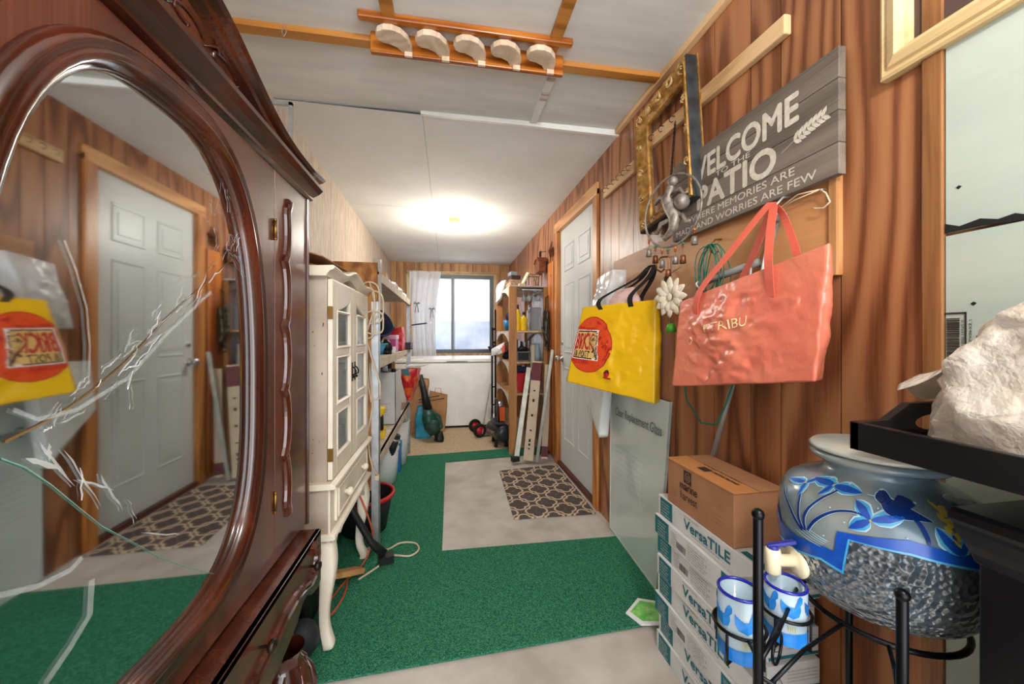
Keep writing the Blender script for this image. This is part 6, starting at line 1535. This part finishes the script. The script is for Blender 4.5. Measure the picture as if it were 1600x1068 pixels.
for (y, z, r) in ((3.73, 1.86, .03), (3.80, 1.80, .026)):
    b.tube([(.90, y + r * math.sin(a), z + r * math.cos(a)) for a in [2 * PI * i / 20 for i in range(20)]], .005, mat('tarnished silver', '#7e7a70', .35, metal=.7), 8, True)
b.tube([(.90, 3.73, 1.83), (.90, 3.76, 1.76), (.90, 3.74, 1.70)], .004, steel, 8); b.tube([(.90, 3.80, 1.774), (.90, 3.76, 1.76)], .004, steel, 8); b.cyl((.90, 3.73, 1.885), (W, 3.73, 1.89), .003, steel, 8)
o = b.build('ring_candle_holder'); tag(o, 'tarnished ring shaped candle holder left of the barn lantern', 'candle holder')
t = thing('copper_star', 'dark copper barn star hanging on the wall beside the door casing', 'star', (.93, 3.325, 1.82))
b = MB(); vs = [Vector((.905, 3.325, 1.90))]; 
for k in range(10):
    a = PI / 2 + PI * k / 5; r = .075 if k % 2 == 0 else .03; vs.append(Vector((.94, 3.325 + r * math.cos(a) * .9, 1.90 + r * 1.3 * math.sin(a))))
vs.append(Vector((.9425, 3.325, 1.90))); b.add(vs, [(0, k + 1, (k + 1) % 10 + 1) for k in range(10)] + [(11, (k + 1) % 10 + 1, k + 1) for k in range(10)], copper); b.cyl((.935, 3.325, 1.98), (W, 3.325, 1.985), .002, black_m, 6); b.build('star_body', t)
b = MB(); b.box(.937, .945, 3.315, 3.335, 1.60, 1.72, black_m); b.box(.937, .945, 3.29, 3.36, 1.665, 1.685, black_m); b.ball((.94, 3.325, 1.675), .014, black_m, 10); b.cyl((.94, 3.325, 1.715), (W, 3.325, 1.72), .002, black_m, 6); o = b.build('iron_cross'); tag(o, 'small dark iron cross hanging under the copper star', 'cross')
b = MB(); b.box(.93, W, 3.26, 3.45, .05, 1.80, wood('stained fence board', '#6a2f0c', '#a9591c', '#c47a35', 'Z', 3, 7, .35, .4, True)); o = b.build('stained_board', bev=.004); tag(o, 'orange stained knotty board fixed upright between the shelves and the door', 'board')
# second row
def bottle(name, label, c, r, h, m, cap, cat='bottle'):
    t = thing(name, label, cat, c); b = MB(); b.lathe([(0, 0), (r * .95, 0), (r, .006), (r, h * .62), (r * .8, h * .70), (r * .32, h * .78), (r * .32, h * .84), (0, h * .84)], c, m, 24); b.build('bottle_body', t)
    b = MB(); b.lathe([(0, h * .84), (r * .42, h * .84), (r * .36, h), (0, h)], c, cap, 18); b.build('cap', t); return t
bottle('cleaner_bottle', 'tall yellow bottle with a black neck on the second shelf', (.665, 3.56, 1.1745), .028, .25, yellowpl, black_pl)
bottle('cleaner_bottle', 'squat yellow bottle in front of the tall one on the second shelf', (.72, 3.54, 1.1745), .034, .18, yellowpl, black_pl)
t = thing('glass_pitcher', 'large clear square pitcher on the second shelf', 'pitcher', (.83, 3.60, 1.1745))
b = MB(); b.box(.785, .90, 3.54, 3.66, 1.1745, 1.40, mat('grey clear plastic', '#8b9096', .15, alpha=.6)); b.build('pitcher_body', t, bev=.012)
b = MB(); b.tube([(.785, 3.60, 1.36), (.765, 3.58, 1.37), (.76, 3.58, 1.27), (.785, 3.60, 1.20)], .006, white_plastic, 10); b.build('handle', t)
t = thing('stemware_rack', 'row of hanging clear glasses under the top wooden shelf', 'glass rack', (.80, 3.60, 1.45))
b = MB(); b.box(.70, .92, 3.53, 3.67, 1.565, 1.573, steel)
b.build('hanger', t)
for k in range(4):
    b = MB(); b.lathe([(.022, 0), (.022, -.002), (.003, -.006), (.003, -.045), (.018, -.06), (.024, -.10), (.022, -.10), (.016, -.062), (.0, -.05)], (.73 + .05 * k, 3.60, 1.565), mat('thin clear glass', '#c9d3d8', .05, alpha=.45), 18); b.build('wine_glass', t)
b = MB(); b.lathe([(0, .0), (.02, .0), (.045, .11), (.042, .11), (.017, .006), (0, .006)], (.61, 3.86, 1.1745), bluepl, 24); o = b.build('blue_cup'); tag(o, 'bright blue tapering cup at the left side of the second shelf', 'cup')
b = MB(); b.ball((.66, 4.0, 1.33), (.05, .05, .05), navy, 16); b.cyl((.66, 4.0, 1.1745), (.66, 4.0, 1.29), .03, navy, 16); o = b.build('navy_ornament'); tag(o, 'round dark navy ornament behind the blue cup', 'ornament')
# third row
for k, (x, m, l) in enumerate(((.665, navy, 'navy upright book or folder at the left of the third shelf'), (.69, white_plastic, 'white upright folder beside the navy one on the third shelf'), (.715, navy, 'dark blue upright folder, third from the left on the third shelf'), (.74, mat('light folder', '#a8b4c0', .5), 'pale blue upright folder on the third shelf'))):
    b = MB(); b.box(x - .011, x + .011, 3.62, 3.80, .8805, 1.09 - .01 * k, m); o = b.build('folder', bev=.001); tag(o, l, 'folder', 'folders on the third shelf')
t = thing('grey_radio', 'dark grey boxy radio at the front of the third shelf', 'radio', (.71, 3.54, .8805))
b = MB(); b.box(.645, .775, 3.505, 3.60, .8805, .975, mat('grey radio shell', '#6b635b', .4)); b.build('shell', t, bev=.004)
b = MB(); b.box(.657, .763, 3.5035, 3.506, .892, .963, mat('dark screen', '#23292b', .2)); b.build('screen', t)
b = MB(); b.tube([(.66, 3.535, .985), (.70, 3.54, 1.01), (.74, 3.545, .99), (.77, 3.55, .995)], [.02, .026, .022, .012], black_pl, 12); o = b.build('black_glove'); tag(o, 'black crumpled glove lying on the grey radio', 'glove')
t = thing('white_jug', 'pale blue jug beside the grey radio on the third shelf', 'jug', (.87, 3.60, .8805))
b = MB(); b.lathe([(0, 0), (.04, 0), (.045, .06), (.03, .13), (.036, .17), (.0, .17)], (.86, 3.60, .8805), mat('pale blue jug', '#9fb8c4', .3), 24); b.build('jug_body', t)
b = MB(); b.tube([(.82, 3.59, 1.03), (.795, 3.58, 1.02), (.80, 3.58, .95), (.82, 3.59, .92)], .006, mat('pale blue handle', '#9fb8c4', .3), 8); b.build('handle', t)
# fourth row
t = thing('red_basket', 'open red plastic basket at the front left of the fourth shelf', 'basket', (.66, 3.60, .5805))
b = MB(); T4 = [(.625, 3.49 + .02), (.765, 3.51), (.765, 3.72), (.60, 3.72)]
b.moulding([(.670, 3.56), (.755, 3.56), (.755, 3.72), (.670, 3.72)], [(0, .5805), (-.022, .76), (-.026, .765), (-.026, .768), (-.018, .768), (.004, .586)], lambda u, v, h: (u, v, h), red_m); b.box(.672, .753, 3.562, 3.718, .5805, .584, red_m); b.build('basket_body', t)
for k, (x, m, l, h) in enumerate(((.79, mat('silver can', '#9ea0a2', .3, metal=.5), 'silver spray can right of the red basket', .17), (.825, red_m, 'red spray can among the silver ones on the fourth shelf', .16), (.86, mat('grey can', '#7d8084', .3, metal=.4), 'grey spray can farthest right on the fourth shelf', .18))):
    jarshape('spray_can', l, 'can', (x, 3.56, .5805), .016, h, m, black_pl if k != 1 else white_plastic)
b = MB(); b.boxr((.69, 3.60, .805), (.10, .12, .05), Euler((0, 0, .2)), navy); b.cyl((.72, 3.57, .80), (.72, 3.57, .835), .014, white_plastic, 12); o = b.build('blue_supplies'); tag(o, 'dark blue package lying on the rim of the red basket', 'package')
# things bulging out of the left side of the shelves
b = MB(); bag_mesh(b, [(.46, 4.02, .98), (.58, 3.86, 1.06), (.63, 3.93, 1.06), (.50, 4.12, .98)], [(.46, 4.0, .905), (.58, 3.84, .95), (.63, 3.93, .95), (.50, 4.12, .905)], mat('clear bag with red print', '#d9dde2', .2, c2='#c45a48', scale=10, lo=.5, hi=.6), 5, .012, .01, 40, 12); o = b.build('printed_plastic_bag', recalc=False); tag(o, 'clear and red plastic bag poking out of the third shelf toward the freezer', 'bag')
b = MB(); b.tube([(.59, 3.90, .9), (.63, 3.95, .93), (.70, 4.0, .92)], [.03, .05, .04], navy, 14); o = b.build('navy_bundle'); tag(o, 'navy cloth bundle at the left end of the third shelf', 'cloth')
# bundle of straps and cords on the wall by the casing
t = thing('strap_bundle', 'bundle of black and camouflage straps hanging beside the door casing', 'straps', (.895, 3.42, 1.03))
rr = random.Random(12); camo = mat('camouflage webbing', '#4b4636', .8, c2='#8d8068', scale=25, detail=1, lo=.45, hi=.55)
for k in range(12):
    x, y = rr.uniform(.89, .925), rr.uniform(3.375, 3.44); zt = 1.36 + rr.uniform(-.02, .02); L_ = rr.uniform(.2, .42)
    b = MB(); pts = [Vector((x, y, zt)), Vector((x - .01, y + rr.uniform(-.02, .02), zt - L_ * .4)), Vector((x + rr.uniform(-.02, .0), y + rr.uniform(-.025, .02), zt - L_ * .8)), Vector((x, y, zt - L_)), Vector((x + .008, y + .02, zt - L_ * .7)), Vector((x + .006, y + .012, zt - .05))]
    b.tube(smooth(pts, 5), rr.uniform(.005, .011), rr.choice((black_pl, camo, camo, black_pl)), 7); b.build('strap', t)
b = MB(); b.tube([(.93, 3.41, 1.50), (.905, 3.41, 1.48), (.905, 3.41, 1.37)], .004, black_m, 6); b.build('loop', t)
# leaning lengths
def lean(name, label, cat, p0, p1, w_, t_, m, ends=None, up=(0, -1, 0), foot=None, group=None):
    t = thing(name, label, cat, p0, group); p0, p1 = Vector(p0), Vector(p1); b = MB(); b.beam(p0, p1, w_, t_, m, up=up); b.build('length', t, bev=.0015)
    d = (p1 - p0)
    for (a, c, mm) in (ends or []): b = MB(); b.beam(p0 + d * a, p0 + d * c, w_ + .002, t_ + .002, mm, up=up); b.build('printed_end', t)
    if foot: b = MB(); b.boxr(p0 + Vector((-.01, -.01, .012)), (.07, .05, .045), Euler((0, 0, .3)), foot); b.build('rubber_foot', t, bev=.008)
    return t
maroon = mat('maroon print', '#5a1420', .5, c2='#6b1b27', scale=20)
c1 = lean('long_carton', 'longest pale flooring carton with a maroon label at its top, leaning on the wooden shelves', 'carton', (.700, 3.235, .028), (.818, 3.375, .885), .085, .055, cardboard_p, [(.80, .985, maroon)], up=(-.4, -1, 0))
b = MB()
for k, tt in enumerate((.12, .16, .2, .3, .45, .6, .7)):
    p = Vector((.700, 3.235, .028)).lerp(Vector((.818, 3.375, .885)), tt); b.boxr(p + Vector((-.012, -.028, 0)), (.018, .002, .012 + .008 * (k % 3)), Euler((.0, .12, -.38)), ink)
b.build('carton_marks', c1)
lean('long_carton', 'pale carton with a maroon label at its foot, leaning by the door casing', 'carton', (.855, 3.27, .024), (.905, 3.335, .86), .055, .045, cardboard_p, [(.02, .13, maroon)], up=(-.3, -1, 0))
lean('metal_channel', 'grey slotted metal channel with a black foot leaning on the shelf post', 'channel', (.592, 3.25, .03), (.742, 3.405, .83), .045, .02, alum, None, (-.2, -1, 0), black_pl)
lean('metal_channel', 'long plain grey metal channel between the two pale cartons', 'channel', (.775, 3.235, .004), (.925, 3.25, 1.0), .028, .02, alum, None, (-.3, -1, 0))
b = MB(); b.tube([(.775, 3.41, .78), (.785, 3.42, .90), (.79, 3.43, 1.04)], [.022, .024, .022], mat('putty tube', '#a8a593', .5), 16); b.tube([(.768, 3.405, .75), (.775, 3.41, .785)], .027, black_pl, 16)
o = b.build('putty_tube'); tag(o, 'putty coloured tube with a black collar above the metal channel', 'tube')
# compressor
ac = thing('air_compressor', 'small black and orange air compressor on the floor at the foot of the wooden shelves', 'compressor', (.54, 3.83, .003))
dkt = mat('compressor tank', '#2a2d31', .35)
b = MB(); ax = Vector((.30, -.95, 0)).normalized(); a0 = Vector((.475, 3.99, .145)); b.lathe([(0, -.02), (.05, -.016), (.085, 0), (.09, .03), (.09, .28), (.085, .31), (.05, .326), (0, .33)], a0, dkt, 32, axis=ax); tk = b.build('tank', ac)
sd_ = Vector((-.95, -.30, 0)).normalized()
b = MB(); b.text('AIR FORCE', .05, .125, .18, .035, lambda u, v, h: Vector((a0.x, a0.y, 0)) + ax * u + sd_ * (math.sqrt(max(.0915 ** 2 - (v - .145) ** 2, 0))) + Vector((0, 0, v)), mat('pale logo', '#c8a79a', .5), 0, .02); b.build('logo', tk, recalc=False)
b = MB(); b.box(.445, .56, 3.70, 3.98, .236, .262, dkt); b.boxr((.50, 3.76, .34), (.012, .11, .14), Euler((0, 0, -.05)), orange_m); b.boxr((.53, 3.72, .34), (.07, .012, .14), Euler((0, 0, .1)), orange_m); b.build('orange_shroud', ac, bev=.003)
b = MB(); b.tube([(.50, 3.84, .34), (.56, 3.85, .34)], .055, black_pl, 20); b.tube([(.54, 3.92, .30), (.54, 3.92, .43)], .035, steel, 18); b.lathe([(.02, 0), (.045, 0), (.045, .006), (.02, .006)], (.54, 3.92, .36), steel, 18); b.lathe([(.02, 0), (.045, 0), (.045, .006), (.02, .006)], (.54, 3.92, .385), steel, 18); b.build('motor', ac)
b = MB(); b.tube([(.50, 3.70, .26), (.49, 3.69, .42), (.49, 3.80, .47), (.50, 3.95, .46), (.51, 4.0, .27)], .011, black_pl, 10); b.build('carry_handle', ac)
b = MB(); b.lathe([(0, 0), (.022, 0), (.022, .012), (0, .014)], (.47, 3.83, .30), white_plastic, 18, axis=(-1, 0, 0)); b.build('gauge', ac)
for y in (3.74, 3.96):
    b = MB(); b.tube([(.49, y, .08), (.475, y, .04), (.475, y, .0105)], [.012, .016, .020], rubber, 12); b.tube([(.57, y, .08), (.58, y, .04), (.58, y, .0105)], [.012, .016, .020], rubber, 12); b.build('rubber_foot', ac)

# ================================================================== ON THE CEILING AND LEFT WALL TOP
cl = thing('ceiling_bulb', 'lit bare bulb in a porcelain holder on the white ceiling', 'lamp', (.06, 3.66, 2.12))
b = MB(); b.lathe([(0, 0), (.055, 0), (.055, -.012), (.035, -.03), (.024, -.045), (.0, -.045)], (.06, 3.66, zcl(.06, 3.66)), mat('porcelain holder', '#b58f55', .3), 28); b.build('holder', cl)
b = MB(); b.lathe([(.013, -.040), (.016, -.055), (.028, -.08), (.030, -.098), (.022, -.118), (.0, -.126)], (.06, 3.66, zcl(.06, 3.66)), bulb_m, 24); b.build('bulb', cl)
cr = thing('coat_rack', 'varnished pine rack with five curved white wooden hooks fixed under the ceiling beam', 'rack', (.09, 1.47, 2.2))
b = MB(); b.box(-.292, .472, 1.497, 1.517, 2.205, 2.285, pine_rack); b.build('back_board', cr, bev=.003)
b = MB(); b.box(-.318, .482, 1.405, 1.517, 2.2852, 2.2845, pine_rack) if False else b.box(-.318, .482, 1.400, 1.425, 2.258, 2.283, pine_rack); b.build('front_strip', cr, bev=.004)
for k in range(5):
    x = -.205 + .141 * k
    pl_ = [(q_[0] * 1.25, 1.499 - (1.499 - q_[1]) * 1.12) for q_ in [(.056, 1.499), (.056, 1.47), (.046, 1.435), (.028, 1.412), (.004, 1.402), (-.020, 1.404), (-.038, 1.418), (-.045, 1.438), (-.040, 1.455), (-.028, 1.464), (-.010, 1.466), (.012, 1.478), (.024, 1.499)]]
    b = MB(); b.prism([(x + u, v) for u, v in pl_], lambda u, v, h: (u, v, h), 2.214, 2.236, hook_wood); b.build('curved_hook', cr, bev=.003)
    b = MB(); b.box(x - .025, x + .022, 1.422, 1.450, 2.236, 2.256, white_plastic); b.box(x + .040, x + .070, 1.485, 1.4965, 2.196, 2.214, hook_wood); b.build('hook_block', cr, bev=.002)
b = MB(); b.tube([(-.60, 1.50, 2.262), (-.60, 1.495, 2.235), (-.592, 1.49, 2.215), (-.585, 1.495, 2.235), (-.59, 1.50, 2.262)], .0014, steel, 6); o = b.build('ceiling_hook'); tag(o, 'small bent wire hook on the ceiling beam above the wardrobe', 'hook')
b = MB(); b.box(LX, LX + .12, 1.90, 1.915, 2.20, 2.215, steel); b.box(LX + .105, LX + .12, 1.90, 1.915, 2.05, 2.215, steel); b.box(LX, LX + .006, 1.895, 1.92, 2.0, 2.215, steel); o = b.build('shelf_bracket'); tag(o, 'white metal angle bracket high on the left wall behind the wardrobe top', 'bracket')
